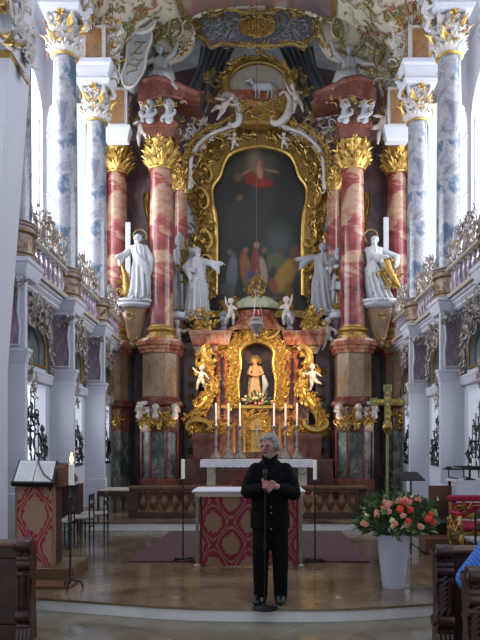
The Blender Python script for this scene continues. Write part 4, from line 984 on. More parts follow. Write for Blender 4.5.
# putti
pu=[putto_geo(1,0),putto_geo(1,1),putto_geo(1,2)]
for px,py,hh,k_,mir,Y,mt,lb,ln in (
 (142,146,1.05,1,False,19.3,'putto','putto hanging beside the left red column with arm raised',0),(373,141,1.1,2,True,19.3,'putto','putto reclining beside the right pediment block',.5),
 (214,118,.95,0,False,20.2,'putto','flying putto leaning to the lamb medallion from the left',.7),(301,113,.95,1,True,20.2,'putto','putto standing at the right edge of the lamb medallion',-.3),
 (231,325,.8,1,True,19.5,'putto','white putto on the tabernacle roof, left of the dome',0),(286,325,.85,1,False,19.5,'putto','white putto on the tabernacle roof, right of the dome',0),
 (200,390,.75,0,True,19.4,'putto','small putto perched on the left gilded volute',.1),(314,390,.78,2,False,19.4,'putto','small putto perched on the right gilded volute',-.1),
 (177,352,1.0,2,True,19.9,'putto','dim putto under the bluish robed statue, left of the tabernacle',0),(327,350,1.0,2,False,19.9,'putto','dim putto under the grey robed statue, right of the tabernacle',0),
 (234,150,.55,2,False,20.4,'putto','tiny putto at the left foot of the lamb medallion',0),(284,150,.55,0,True,20.4,'putto','tiny putto at the right foot of the lamb medallion',0),
 (162,424,.0,0,False,19,'putto','x',0)):
    if hh<=0: continue
    r=MB(); r.v=[p*hh for p in pu[k_].v]; r.f=pu[k_].f
    c_=P(px,py,Y); t=thing('putto',lb,'putto',c_,'putti of the high altar'); place(r,c_,0,mir,ln).build('carved_figure',mt,t,180)
    m=MB(); wings(c_+V((0,.05*hh,.62*hh)),.7*hh,m); m.build('wing','gold',t)
# ---- tabernacle altar
YT=19.9; q=YT/F
def X(o): return o*q
t=thing('tabernacle_altar','red marble and gilded tabernacle altar with a lit central niche','altar',(0,YT,1.34))
for s in (-1,1):
    m=MB(); x0,x1=sorted((s*X(17),s*X(52))); m.box(x0,x1,YT+.1,YT+.6,wz(462,YT),wz(342,YT)); m.build('marble_body','redo',t)
    m=MB()
    for o in (30,39): m.lathe([(.13,0),(.13,.06),(.1,.1),(.09,1.9),(.12,2.0),(.14,2.1)],(s*X(o),YT,wz(420,YT)),14)
    m.build('marble_pilasters','redo',t)
    m=MB(); x0,x1=sorted((s*X(28),s*X(64))); mould(m,x0,x1,YT-.2,YT+.5,wz(346,YT),wz(332,YT),.1); m.build('entablature','redo',t)
    m=MB(); m.prism([(s*X(a),wz(b_,YT)) for a,b_ in ((64,346),(38,346),(42,354),(60,354))],YT-.1,YT+.4); m.build('tan_frieze','tan',t)
    m=MB(); m.lathe([(.34,0),(.3,.1),(.34,.2),(.22,.45),(.1,.62),(0.02,.8)],(s*X(54),YT+.1,wz(333,YT)),16,1,.6); rocaille(m,FR((s*X(54),YT-.15,wz(322,YT))),.75,.7,34,.18,rg,.3); m.build('gilded_crown','goldb',t)
    pt=smooth2([(s*X(a),wz(b_,YT)) for a,b_ in ((44,352),(52,358),(50,372),(44,386),(50,400),(60,412),(66,424),(58,434),(48,430))])
    m=MB(); m.tube([(x,YT-.15,z) for x,z in pt],lambda u:.1+.07*sin(u*PI),10); along(m,FR((0,YT-.28,0)),pt,.2,.05,rg,.5,0,.2); scroll(m,FR((s*X(58),YT-.3,wz(425,YT))),0,0,.7,0,'C',.08,1.2,0,s); scroll(m,FR((s*X(48),YT-.3,wz(356,YT))),0,0,.55,2,'C',.07,1.2,0,s)
    m.build('gilded_volute','goldb',t,label='large gilded side volute')
    m=MB(); x0,x1=sorted((s*X(38),s*X(62))); mould(m,x0,x1,YT-.35,YT+.4,wz(462,YT),wz(434,YT),.05); m.build('red_plinth','redd',t)
    m=MB(); b=FR((s*X(35),YT-.02,0)); rocaille(m,B(b(0,wz(352,YT)),(1,0,0)),.8,.3,18,.16,rg); rocaille(m,B(b(0,wz(425,YT)),(1,0,0)),.7,.7,30,.16,rg,.5); m.build('gilded_relief','goldb',t)
m=MB(); m.box(-X(18),X(18),YT+.5,YT+.6,wz(408,YT),wz(340,YT)); m.build('niche_back','purpd',t)
nin=resamp(smooth2([(X(a),wz(b_,YT)) for a,b_ in ((17,404),(19,385),(16,365),(17,352),(10,345),(0,342))]),24)
nou=resamp(smooth2([(X(a),wz(b_,YT)) for a,b_ in ((26,406),(28,385),(24,365),(27,348),(18,334),(0,328))]),24)
fN=lambda h:[(x,z) for x,z in h]+[(-x,z) for x,z in h[-2::-1]]
m=MB(); m.ring(fN(nou),fN(nin),YT-.12,YT+.5,closed=False); m.tube([(x,YT-.14,z) for x,z in fN(nin)],.04,6)
b=FR((0,YT-.14,0)); along(m,b,fN(nou),.22,.1,rg,.6,0,.06); along(m,b,[((a[0]+c2[0])/2,(a[1]+c2[1])/2) for a,c2 in zip(fN(nou),fN(nin))],.2,.12,rg,.6)
for s in (-1,1): scroll(m,b,s*X(14),wz(334,YT),.6,.5*s,'C',.045,1,.03,s)
m.build('gilded_niche_frame','goldb',t)
m=MB(); m.box(-X(36),X(36),YT-.12,YT+.55,wz(409,YT),wz(405,YT),.02); m.build('gilded_ledge','goldb',t)
m=MB(); m.box(-X(18),X(18),YT+.1,YT+.5,wz(462,YT),wz(409,YT)); m.build('centre_block','redo',t)
m=MB(); do=arch(-X(9),X(9),wz(452,YT),wz(424,YT),.3); m.prism([(a,z) for a,z in do],YT-.05,YT+.12); b=FR((0,YT-.06,0)); along(m,b,do,.16,.09,rg,.6); rocaille(m,B(b(0,wz(414,YT)),(1,0,0)),.9,.3,20,.15,rg); 
for s in (-1,1): m.lathe([(.07,0),(.05,.06),(.05,.95),(.08,1.05)],(s*X(12.5),YT-.05,wz(452,YT)),12); m.lathe([(.06,0),(.04,.05),(.04,.8),(.06,.9)],(s*X(23),YT-.02,wz(452,YT)),12)
m.build('tabernacle_door','goldb',t)
m=MB(); m.chain([(0,YT-.1,wz(447,YT)),(0,YT-.1,wz(424,YT))],[.03,.03]); m.chain([(-.14,YT-.1,wz(430,YT)),(.14,YT-.1,wz(430,YT))],[.03,.03]); m.build('door_crucifix','silver',t)
# roof dome
m=MB(); m.lathe([(.95,0),(.9,.1),(.72,.2),(.52,.5),(.58,.62)],(0,YT+.15,wz(331,YT)),30,1,.6); m.build('red_roof','redo',t)
m=MB(); rr=[]
for z,r in ((0,.68),(.06,.7),(.2,.62),(.34,.42),(.42,.2)):
    rr.append([((r+.03*cos(12*a_))*cos(a_),YT+.1+.6*(r+.03*cos(12*a_))*sin(a_),wz(309,YT)+z) for a_ in [2*PI*j/72 for j in range(72)]])
m.loft(rr); m.build('shell_dome','shell',t,label='pale green ribbed shell dome')
m=MB(); m.lathe([(.2,0),(.3,.05),(.22,.14),(.12,.2),(.2,.35),(.08,.5),(.16,.62),(.05,.8),(.02,.95)],(0,YT+.1,wz(300,YT)),16); rocaille(m,FR((0,YT-.1,wz(288,YT))),.5,.7,18,.18,rg,.5); 
for s in (-1,1): rocaille(m,FR((s*X(28),YT+.2,wz(303,YT))),.5,.35,12,.18,rg,.4)
m.build('gilded_finial','gold',t)
m=MB(); m.ell((0,YT-.02,wz(293,YT)),(.1,.08,.16)); m.ell((0,YT-.05,wz(286,YT)),(.06,.06,.07)); m.cap((-.16,YT-.03,wz(291,YT)),(.16,YT-.03,wz(291,YT)),.04,.04); sculpt(m,.012).build('finial_figure','statue',t)
for s in (-1,1):
    m=MB(); m.lathe([(.1,0),(.14,.05),(.07,.14),(.17,.32),(.12,.42),(.16,.5),(.05,.6)],(s*X(33),YT,wz(331,YT)),14); m.build('stucco_urn','statueg',t)
m=MB(); rocaille(m,FR((0,YT-.3,wz(336,YT))),.8,.3,16,.17,rg); m.build('gilded_crest','goldb',t)
# niche statue
mb=MB(); folds(mb,[(.0,0,0,.16,.13),(.2,0,0,.15,.12),(.45,0,0,.12,.1),(.56,0,0,.1,.08)],8,.012)
mb.chain([(0,0,.5),(.01,-.01,.62),(0,0,.78)],[.09,.085,.1])
for s in (-1,1): mb.chain([(s*.11,0,.8),(s*.17,-.04,.66),(s*.03,-.15,.6)],[.045,.04,.03]); hand_geo(mb,(s*.03,-.15,.6),(-s*.6,-.5,-.2),.018)
mb.cap((0,0,.82),(0,0,.88),.035,.032); head_geo(mb,(-.01,-.03,.93),.065,.2,.3,True)
for p in mb.v: p*=1.3
g7=sculpt(mb,.014)
zc=wz(401,YT); M['flesh']=plain('painted carved flesh',hx('b08a60'),.5,0,.15,6,.1)
t=thing('niche_statue','carved figure with bound hands standing in the lit tabernacle niche','statue',(-.05,YT+.15,zc))
place(g7,(-.05,YT+.15,zc)).build('carved_figure','flesh',t,180)
m=MB(); 
for i in range(18): a_=i/18*PI*1.2-.3; m.cap((-.06+.1*cos(a_),YT+.16,zc+1.22+.08*sin(a_)),(-.06+.22*cos(a_),YT+.16,zc+1.22+.22*sin(a_)),.015,.005,5)
m.build('gilded_rays','goldb',t)
m=MB(); m.chain([(.2,YT+.05,zc+.75),(.26,YT+.02,zc+.5),(.2,YT+.05,zc+.25)],[.06,.09,.04]); m.build('white_cloth','statue',t)
m=MB(); m.chain([(-.22,YT+.2,zc),(-.22,YT+.2,zc+.7)],[.09,.07]); m.build('stone_post','tan',t)
# flowers in front of the niche statue
t=thing('niche_bouquet','low bouquet of white, green and orange flowers at the niche statue feet','bouquet',(0,YT-.2,wz(405,YT)))
rg=random.Random(33)
for nm,mt,n in (('leaves','green',26),('white_flowers','cream',12),('orange_flowers','salmon',12),('yellow_green_flowers','greenl',8)):
    m=MB()
    for i in range(n):
        a_=rg.random()*PI; r_=rg.random()**.5; c_=V((.48*r_*cos(a_),YT-.12-.1*rg.random(),wz(404,YT)+.32*r_*sin(a_)))
        if nm=='leaves': leaf(m,FR(c_),0,0,a_,.17,.07,.3)
        else: m.ell(c_,.045,7,5)
    m.build(nm,mt,t)
# mensa
t=thing('high_altar_table','red marble altar table of the high altar with stepped base','altar table',(0,18.9,Z2))
m=MB(); m.box(-1.35,1.35,18.55,19.7,.55,1.26); m.build('table_body','redd',t)
m=MB(); m.box(-1.75,1.75,18.25,20.3,Z2,.36); m.box(-1.6,1.6,18.4,20.3,.36,.55); m.build('step','redo',t)
m=MB(); m.box(-1.5,1.5,18.42,20.3,1.24,1.34,.02); m.build('table_top','redd',t)
for s in (-1,1):
    m=MB(); m.prismx([(18.4,1.24),(18.42,1.0),(18.5,.75),(18.45,.58),(18.9,.58),(18.9,1.24)],s*1.18,s*1.42); scroll(m,FR((s*1.3,18.4,1.1)),0,0,.25,1.5,'C',.03); m.build('scroll_bracket','stucco',t)
m=MB(); m.prism([(-.75,.6),(.75,.6),(.75,1.2),(-.75,1.2)],18.5,18.56); m.build('front_panel','red',t)
for s in (-1,1):
    m=MB(); m.box(s*1.5,s*2.3,19.6,20.2,Z2,1.3); m.box(s*1.48,s*2.32,19.55,20.2,1.3,1.36); m.build('side_wall','redd',t)
m=MB(); n=60; rr=[]
for z,o in ((1.36,-.0),(1.355,.02),(1.13,.05)):
    rr.append([(-1.6+3.2*j/n,18.4-o-.012*sin(j*1.3)*(1.36-z)*4,z+(.02*abs(sin(j*.8)) if z<1.2 else 0)) for j in range(n+1)])
rr.insert(0,[(-1.6+3.2*j/n,19.7,1.36) for j in range(n+1)])
m.loft(rr,cap=False,closed=False); 
for s in (-1,1): m.add([(s*1.6,18.38,1.358),(s*1.6,19.7,1.358),(s*1.63,19.7,1.15),(s*1.63,18.36,1.15)],[(0,1,2,3)])
m.build('altar_cloth','cloth',None,label='white lace edged altar cloth on the high altar table',cat='altar cloth')
ordr=['outermost left','middle left','innermost left','innermost right','middle right','outermost right']
for i,px in enumerate((216,228.5,240,274,285.5,297)):
    Y=19.15; x=wx(px,Y); z=1.365
    t=thing('altar_candlestick','tall silver gilt candlestick with white candle on the high altar, %s of six'%ordr[i],'candlestick',(x,Y,z),'six high altar candlesticks')
    m=MB(); m.lathe([(.17,0),(.18,.05),(.13,.12),(.06,.2),(.06,.26),(.03,.32),(.055,.45),(.03,.6),(.05,.72),(.025,.85),(.085,.95),(.08,.98)],(x,Y,z),12)
    for k_ in range(3):
        a_=-PI/2+k_*2*PI/3; scroll(m,B((x+.1*cos(a_),Y+.1*sin(a_),z+.1),(cos(a_),sin(a_),0)),0,0,.22,2,'C',.025)
    m.build('candle_holder','silver',t)
    m=MB(); m.lathe([(.028,0),(.026,.66),(.01,.68)],(x,Y,z+.97),10); m.build('candle','wax',t)
# hanging lamp
YL=16.0; t=thing('sanctuary_lamp','hanging silver sanctuary lamp with red glass on a long cord','lamp',(wx(256.5,YL),YL,wz(338,YL)))
x=wx(256.5,YL); z=wz(338,YL)
m=MB(); m.lathe([(.01,0),(.05,.04),(.03,.1),(.13,.22),(.2,.32),(.14,.4),(.17,.46),(.12,.5)],(x,YL,z),18); m.build('lamp_bowl','silver',t)
m=MB(); m.lathe([(.07,0),(.085,.12),(.06,.2)],(x,YL,z+.5),12); m.build('red_glass','redglass',t)
m=MB()
for k_ in range(3): a_=k_*2.1; m.tube([(x+.16*cos(a_),YL+.16*sin(a_),z+.45),(x+.03*cos(a_),YL+.03*sin(a_),z+1.1)],.007,4)
m.lathe([(.05,0),(.07,.04),(.02,.1)],(x,YL,z+1.08),10); m.build('chain','silver',t)
m=MB(); m.tube([(x,YL,z+1.1),(x,YL,14.85)],.008,5); m.build('cord','wood',t)
# ================================================================ CHOIR FURNITURE
def at(px,Y): return wx(px,Y)
# balustrades (communion rail)
for (xa,xb,lb) in ((at(129,14),at(232,14),'dark brown marble altar rail with bulbous balusters, left of the brocade table'),(at(283,14),at(367,14),'dark brown marble altar rail with bulbous balusters, right of the brocade table')):
    t=thing('altar_rail',lb,'railing',((xa+xb)/2,14.05,Z2),'altar rails')
    m=MB(); m.box(xa,xb,13.93,14.17,.78,.86,.015); m.box(xa+.02,xb-.02,13.96,14.14,.74,.79); m.build('top_rail','woodm',t)
    m=MB(); m.box(xa,xb,13.93,14.17,Z2,.27,.01); m.build('base_rail','wood',t)
    for x in (xa+.09,xb-.09):
        m=MB(); m.box(x-.09,x+.09,13.96,14.14,.26,.76); m.box(x-.06,x+.06,13.94,13.97,.32,.7,.01); m.build('end_post','wood',t)
    n=round((xb-xa-.36)/.235); 
    for i in range(n):
        x=xa+.18+(xb-xa-.36)*(i+.5)/n; m=MB(); m.lathe([(.075,0),(.075,.04),(.04,.07),(.05,.11),(.095,.2),(.085,.27),(.045,.36),(.04,.4),(.07,.44),(.07,.49)],(x,14.05,.26),14); m.build('baluster','woodm',t)
# rug
m=MB(); m.add([(at(127,9.45),9.45,.006),(at(370,9.45),9.45,.006),(at(341,12.9),12.9,.006),(at(170,12.9),12.9,.006),(at(127,9.45),9.45,.018),(at(370,9.45),9.45,.018),(at(341,12.9),12.9,.018),(at(170,12.9),12.9,.018)],[(0,3,2,1),(4,5,6,7),(0,1,5,4),(1,2,6,5),(2,3,7,6),(3,0,4,7)])
rug=m.build('rug','rug',None,label='dark purplish patterned rug under the brocade table',cat='rug')
m=MB()
for a,b_ in (((at(129,9.45),9.5),(at(171.5,12.9),12.85)),((at(368,9.45),9.5),(at(339.5,12.9),12.85)),((at(129,9.45),9.5),(at(368,9.45),9.5))):
    m.tube([(a[0],a[1],.014),(b_[0],b_[1],.014)],.011,4)
m.build('rug_border','rugb',rug)
# celebration table
Yt=9.05; x0,x1=at(195,Yt),at(303,Yt)
t=thing('brocade_table','free standing altar table with red and beige brocade front and steel legs','table',((x0+x1)/2,Yt+.3,0))
for x in (x0+.03,x1-.03):
    for y in (Yt+.03,Yt+.72):
        m=MB(); m.tube([(x,y,.03),(x,y,1.0)],.024,8); m.lathe([(.05,0),(.05,.02),(.03,.04)],(x,y,0.0),12); m.tube([(x,y,.3),(x,y,.36)],.034,8); m.build('leg','steel',t,label='brushed steel leg')
m=MB(); m.box(x0,x1,Yt,Yt+.76,.98,1.03); m.build('table_frame','steel',t)
m=MB(); m.prism([(at(202,Yt),.02),(at(296.5,Yt),.02),(at(296.5,Yt),.98),(at(202,Yt),.98)],Yt+.02,Yt+.05); m.build('brocade_front','brocade',t,label='red and beige brocade panel')
m=MB()
for s in (-1,1):
    xx=x0+.07 if s<0 else x1-.07; m.prismx([(Yt+.08,.02),(Yt+.7,.02),(Yt+.7,.98),(Yt+.08,.98)],xx-.01,xx+.01)
m.build('brocade_side','velvet',t)
m=MB(); m.box(x0-.04,x1+.03,Yt-.04,Yt+.8,1.03,1.075,.015); tc=m.build('tablecloth','cloth',None,label='white cloth slab lying on the brocade fronted table',cat='tablecloth')
# candle stands
for px,Y,zc_,lb in ((183,9.3,1.2,'left of the brocade table'),(315,9.25,1.19,'right of the brocade table')):
    x=at(px,Y); t=thing('floor_candlestick','thin black floor candlestick with white candle standing %s'%lb,'candlestick',(x,Y,0.018),'black floor candlesticks')
    m=MB(); m.tube([(x,Y,.05),(x,Y,zc_)],.011,8); m.lathe([(.07,0),(.075,.01),(.02,.02)],(x,Y,zc_),14); m.build('pole','iron',t)
    for dx,dy in ((-.13,-.1),(.13,-.1),(-.13,.1),(.13,.1)):
        m=MB(); m.chain([(x,Y,.07),(x+dx*.9,Y+dy*.9,.07),(x+dx,Y+dy,.028)],[.012,.012,.01],6); m.build('foot','iron',t)
    m=MB(); m.lathe([(.026,0),(.025,.27),(.008,.28)],(x,Y,zc_+.02),12); m.build('candle','wax',t)
# lit candle by the lectern
Y=7.6; x=at(71.5,Y); t=thing('floor_candlestick','slim dark floor candlestick with burning candle beside the draped lectern','candlestick',(x,Y,0))
m=MB(); m.tube([(x-.02,Y,.06),(x,Y,1.2)],.011,8); m.lathe([(.015,0),(.03,.02),(.015,.06),(.02,.14),(.05,.17)],(x,Y,1.05),12); m.build('pole','iron',t)
for k_ in range(3): m=MB(); a_=k_*2.1+.4; m.chain([(x-.02,Y,.12),(x+.11*cos(a_),Y+.11*sin(a_),.08),(x+.13*cos(a_),Y+.13*sin(a_),.014)],[.011,.011,.011],6); m.build('foot','iron',t)
m=MB(); m.lathe([(.033,0),(.032,.24),(.02,.25)],(x,Y,1.22),12); m.build('candle','wax',t)
m=MB(); m.lathe([(.004,0),(.02,.03),(.022,.055),(.012,.09),(.002,.13)],(x,Y,1.475),10); m.build('flame','flame',t,label='burning flame')
# lectern with damask
Y=8.3; t=thing('lectern','lectern draped in beige and red damask with an open book rest','lectern',(at(35,Y),Y+.2,0))
m=MB(); m.box(at(18,Y),at(52,Y),Y+.04,Y+.42,0.02,1.1); m.box(at(14,Y),at(56,Y),Y-.02,Y+.5,0,.06,.01); m.build('lectern_body','wood',t)
m=MB(); m.box(at(16.5,Y),at(54,Y),Y-.01,Y+.03,.05,1.17); m.build('damask_cloth','brocadel',t)
m=MB()
for a,b_ in ((15.5,17.5),(52.5,55)): m.box(at(a,Y),at(b_,Y),Y-.02,Y+.03,.05,1.17)
m.box(at(15.5,Y),at(55,Y),Y-.022,Y+.03,.05,.09); m.build('gold_braid','ochre',t)
A,Bq,Cq,Dq=V((at(11,8.1),8.1,1.2)),V((at(53,8.1),8.1,1.19)),V((at(58,8.5),8.5,1.49)),V((at(19,8.5),8.5,1.5))
nn=(Bq-A).cross(Dq-A).normalized()
def slabq(m,a,b_,c_,d_,h0,h1): 
    m.add([p+nn*h0 for p in (a,b_,c_,d_)]+[p+nn*h1 for p in (a,b_,c_,d_)],[(0,3,2,1),(4,5,6,7),(0,1,5,4),(1,2,6,5),(2,3,7,6),(3,0,4,7)])
def qi(u,v): return A.lerp(Bq,u).lerp(Dq.lerp(Cq,u),v)
m=MB(); slabq(m,A,Bq,Cq,Dq,-.03,0); slabq(m,qi(0,0),qi(1,0),qi(1,.06),qi(0,.06),0,.035); m.prismx([(8.3,1.1),(8.75,1.1),(8.75,1.45),(8.5,1.48),(8.2,1.2)],at(52,8.4),at(54,8.4)); m.build('book_rest','iron',t)
m=MB(); m.prismx([(8.35,1.16),(9.0,1.2),(9.0,1.25),(8.5,1.46),(8.35,1.4)],at(55,8.4),at(55,8.4)+.13); m.build('side_desk','woodm',t)
m=MB(); slabq(m,qi(.05,.08),qi(.49,.08),qi(.49,.95),qi(.05,.95),0,.012); slabq(m,qi(.51,.08),qi(.95,.08),qi(.95,.95),qi(.51,.95),0,.012); bk=m.build('open_book','paper',None,label='open white pages lying on the draped lectern',cat='book')
m=MB()
for sde in (.1,.56):
    for r_ in range(9): slabq(m,qi(sde,.16+r_*.08),qi(sde+.3+.04*(r_%3),.16+r_*.08),qi(sde+.3+.04*(r_%3),.17+r_*.08),qi(sde,.17+r_*.08),.0125,.0135)
m.build('printed_lines','steel',bk)
m=MB(); m.tube([qi(.5,.98)+nn*.02,qi(.58,.7)+nn*.025,qi(.75,.35)+nn*.025,qi(.97,.12)+nn*.02],.009,5); m.build('ribbon_marker','iron',bk)
# low wooden step
m=MB(); m.box(at(57,8.1)-.25,at(70,8.1),8.1,8.97,0,.155,.008); m.box(at(70,8.1)-.004,at(70,8.1)+.012,8.2,8.85,.04,.12); t=m.build('wooden_step','woodl',None,label='low wooden step box on the floor right of the draped lectern',cat='step')
m=MB(); m.box(-3.4,-2.2,7.62,8.02,0,.03); m.build('floor_plank','woodm',None,label='flat dark wooden board on the floor before the draped lectern',cat='board')
# chairs
def chair(x,y,rz,label,seat='stucco',grp='black framed choir chairs'):
    t=thing('choir_chair',label,'chair',(0,0,0),grp); w,d,h_=.42,.42,.46
    for a in (-1,1):
        for b_ in (-1,1):
            m=MB(); m.tube([(a*w/2,b_*d/2,0),(a*w/2,b_*d/2,h_ if b_<0 else .86)],.014,6); m.build('leg','iron',t)
    m=MB(); m.box(-w/2-.01,w/2+.01,-d/2-.01,d/2,h_-.02,h_+.025,.01); m.build('seat',seat,t)
    m=MB(); m.box(-w/2,w/2,d/2-.012,d/2+.012,.62,.7); m.box(-w/2,w/2,d/2-.012,d/2+.012,.76,.86); m.build('backrest','wood',t)
    m=MB(); m.tube([(-w/2,-d/2,.3),(w/2,-d/2,.3)],.01,6); m.tube([(-w/2,d/2,.3),(w/2,d/2,.3)],.01,6); m.tube([(-w/2,-d/2,.4),(-w/2,d/2,.4)],.01,6); m.build('stretcher','iron',t)
    t.location=(x,y,0); t.rotation_euler=(0,0,rz); return t
chair(-3.28,10.75,-1.5,'black framed chair with pale seat, nearest the draped lectern')
chair(-3.1,11.35,-1.5,'black framed chair with pale seat, middle of the row behind the lectern')
chair(-3.0,12.0,-1.5,'black framed chair with pale seat, last of the row before the white step')
t=thing('kneeler','dark wooden kneeling desk with pale top beside the white pier','kneeler',(-3.66,12.55,0))
m=MB()
for x in (-3.9,-3.42): m.box(x-.025,x+.025,12.4,12.7,0,.98)
m.box(-3.9,-3.42,12.66,12.69,.2,.95); m.build('desk_frame','wood',t)
m=MB(); m.box(-3.97,-3.36,12.33,12.73,.98,1.02,.008); m.build('desk_top','stucco',t)
t=thing('side_bench','low black legged bench with pale top at the foot of the left arcade','bench',(-3.35,15.5,Z2))
m=MB(); m.box(-3.76,-2.9,15.2,16.3,.66,.7,.01); m.build('bench_top','stucco',t)
m=MB(); m.box(-3.74,-2.92,15.22,15.26,.54,.66); m.build('apron','wood',t)
for x in (-3.72,-3.33,-2.95):
    for y in (15.24,16.2): m=MB(); m.box(x-.025,x+.025,y-.025,y+.025,Z2,.66); m.build('leg','wood',t)
# right side: dark bench, gilded armchair, stool, rack
t=thing('choir_bench','dark wooden choir bench with cut out end panel behind the flower vase','bench',(3.0,10.6,0))
m=MB(); op=[(2.9,0.05),(3.28,.05),(3.28,1.03),(2.9,1.03)]; ip_=[(3.02,.3),(3.1,.3),(3.17,.55),(3.1,.85)]; ip_=[(3.03,.3),(3.14,.3),(3.17,.6),(3.03,.88)]
m.ring(op,ip_,10.95,11.0); m.build('end_panel','woodm',t)
m=MB(); m.box(2.55,3.5,10.55,10.95,.42,.47,.01); m.box(2.6,3.5,10.92,10.97,.3,.78); m.build('seat','wood',t)
m=MB(); m.box(2.62,3.5,10.1,10.55,0.0,.26,.01); m.build('kneeling_step','woodm',t)
t=thing('gilded_armchair','gilded carved armchair with crimson velvet padding at the right edge','armchair',(3.2,9.5,0))
cx_,cy_=3.22,9.45; rg=random.Random(51)
for a in (-1,1):
    for b_ in (-1,1):
        m=MB(); m.tube([(cx_+a*.33,cy_+b_*.28,.0),(cx_+a*.29,cy_+b_*.25,.18),(cx_+a*.34,cy_+b_*.29,.36),(cx_+a*.31,cy_+b_*.27,.48)],lambda t_:.03+.015*sin(t_*6)**2,7); rocaille(m,FR((cx_+a*.32,cy_+b_*.28-.04,.3)),.1,.3,5,.07,rg); m.build('leg','gold',t)
m=MB(); m.box(cx_-.34,cx_+.34,cy_-.3,cy_+.3,.42,.48,.01); rocaille(m,FR((cx_,cy_-.31,.42)),.66,.16,20,.08,rg); 
for a in (-1,1):
    m.tube([(cx_+a*.33,cy_-.28,.45),(cx_+a*.36,cy_-.3,.58),(cx_+a*.34,cy_-.22,.69),(cx_+a*.33,cy_+.28,.7)],.028,7); m.tube([(cx_+a*.31,cy_+.28,.45),(cx_+a*.31,cy_+.34,.93)],.028,7); rocaille(m,B((cx_+a*.37,cy_,.56),(0,-1,0)),.5,.2,16,.08,rg)
rocaille(m,FR((cx_,cy_+.25,.72)),.6,.25,26,.09,rg); m.build('gilded_frame','gold',t)
m=MB(); m.box(cx_-.34,cx_+.34,cy_-.3,cy_+.28,.48,.57,.03); m.build('seat_cushion','velvet',t)
m=MB(); m.box(cx_-.36,cx_+.34,cy_+.26,cy_+.36,.86,.95,.02); m.box(cx_-.3,cx_+.3,cy_+.27,cy_+.34,.6,.84,.02); m.build('back_padding','velvet',t)
for a in (-1,1): m=MB(); m.box(cx_+a*.34-.035,cx_+a*.34+.035,cy_-.24,cy_+.2,.69,.745,.015); m.build('arm_pad','velvet',t)
chair(2.98,8.45,PI,'dark chair with grey seat in front of the gilded armchair','statueg',None)
t=thing('credence_table','side table with hanging white cloth against the right arcade','table',(3.7,11.0,0))
m=MB(); n=20; m.loft([[(3.28+.75*j/n,10.7-.015*sin(j*1.9)*(1.1-z),z) for j in range(n+1)] for z in (1.12,1.1,.6,.12)],cap=False,closed=False); m.box(3.28,4.03,10.7,11.3,1.1,1.13); m.build('white_cloth','cloth',t)
for x in (3.33,3.98):
    for y in (10.76,11.24): m=MB(); m.box(x-.02,x+.02,y-.02,y+.02,0,1.1); m.build('leg','wood',t)
t=thing('candle_rack','black iron votive rack with two arms standing on the white side table','rack',(3.5,10.85,1.13))
m=MB(); 
for z,xx in ((1.3,3.12),(1.34,3.3)): m.box(xx,3.85,10.75,10.95,z,z+.025); 
for x in (3.2,3.45,3.7): m.lathe([(.05,0),(.06,.02),(.02,.03)],(x,10.85,1.33),10); m.tube([(x,10.85,1.32),(x,10.85,1.18),(x+.15,10.85,1.15)],.012,5)
m.tube([(3.55,10.85,1.13),(3.55,10.85,1.3)],.02,6); m.lathe([(.1,0),(.1,.015),(.02,.03)],(3.55,10.85,1.13),12); m.build('rack_arms','iron',t)
m=MB(); m.lathe([(.03,0),(.03,.12),(.01,.13)],(3.62,10.85,1.365),10); m.build('votive_candle','wax',t)
t=thing('music_stand','black music stand with sloping desk behind the bouquet','music stand',(2.37,10,0))
m=MB(); m.tube([(2.37,10,.02),(2.37,10,1.18)],.013,8); m.build('stem','iron',t)
for k_ in range(3): m=MB(); a_=k_*2.1; m.chain([(2.37,10,.2),(2.37+.25*cos(a_),10+.25*sin(a_),.015)],[.01,.01],6); m.build('foot','iron',t)
m=MB(); m.add([(2.2,9.85,1.16),(2.55,9.85,1.16),(2.5,10.15,1.27),(2.2,10.15,1.27),(2.2,9.85,1.18),(2.55,9.85,1.18),(2.5,10.15,1.29),(2.2,10.15,1.29)],[(0,3,2,1),(4,5,6,7),(0,1,5,4),(1,2,6,5),(2,3,7,6),(3,0,4,7)]); m.build('desk','iron',t)
# vase and bouquet
Y=7.72; x=at(393.5,Y)
m=MB(); m.lathe([(0,0),(.125,0),(.13,.02),(.15,.2),(.175,.4),(.19,.55),(.195,.63),(.185,.635),(.178,.6),(.16,.4),(.0,.38)],(x,Y,0),36,cap=False); m.build('flower_vase','vase',None,label='tall pale blue grey tapered floor vase near the step edge',cat='vase')
t=thing('flower_bouquet','large bouquet of salmon and red roses with greenery in the tall vase','bouquet',(x,Y,.6))
rg=random.Random(77)
def sph(r0=.0,zs=.62):
    while 1:
        p=V((rg.uniform(-1,1),rg.uniform(-1,1),rg.uniform(-.5,1)))
        if r0<p.length<1: return V((x+.03+p.x*.47,Y+p.y*.36,.8+p.z*.29))
for nm,mt,n,L in (('dark_leaves','green',470,.12),('light_leaves','greenl',190,.1)):
    m=MB()
    for i in range(n):
        p=sph(.3); d=(p-V((x,Y,.65))).normalized(); u=d.orthogonal().normalized(); w=d.cross(u)
        a_=rg.random()*6.28; bb=B(p,u*cos(a_)+w*sin(a_),d); leaf(m,bb,0,0,PI/2+rg.uniform(-.8,.8),L*rg.uniform(.7,1.3),L*.42,.5)
    m.build(nm,mt,t)
m=MB()
for i in range(40): p=sph(.6); m.tube([(x,Y,.55),(x+(p.x-x)*.4,Y+(p.y-Y)*.4,.7),p],.005,4)
for i in range(16):
    a_=rg.uniform(-1,1); p=V((x+a_*.5,Y+rg.uniform(-.2,.2),.85+rg.uniform(0,.32)*(1-abs(a_)*.5))); m.tube([(x,Y,.7),p],.005,4)
    for k_ in range(5): leaf(m,FR(p),0,0,rg.uniform(.2,2.9),.08,.03,.4)
m.build('stems','green',t)
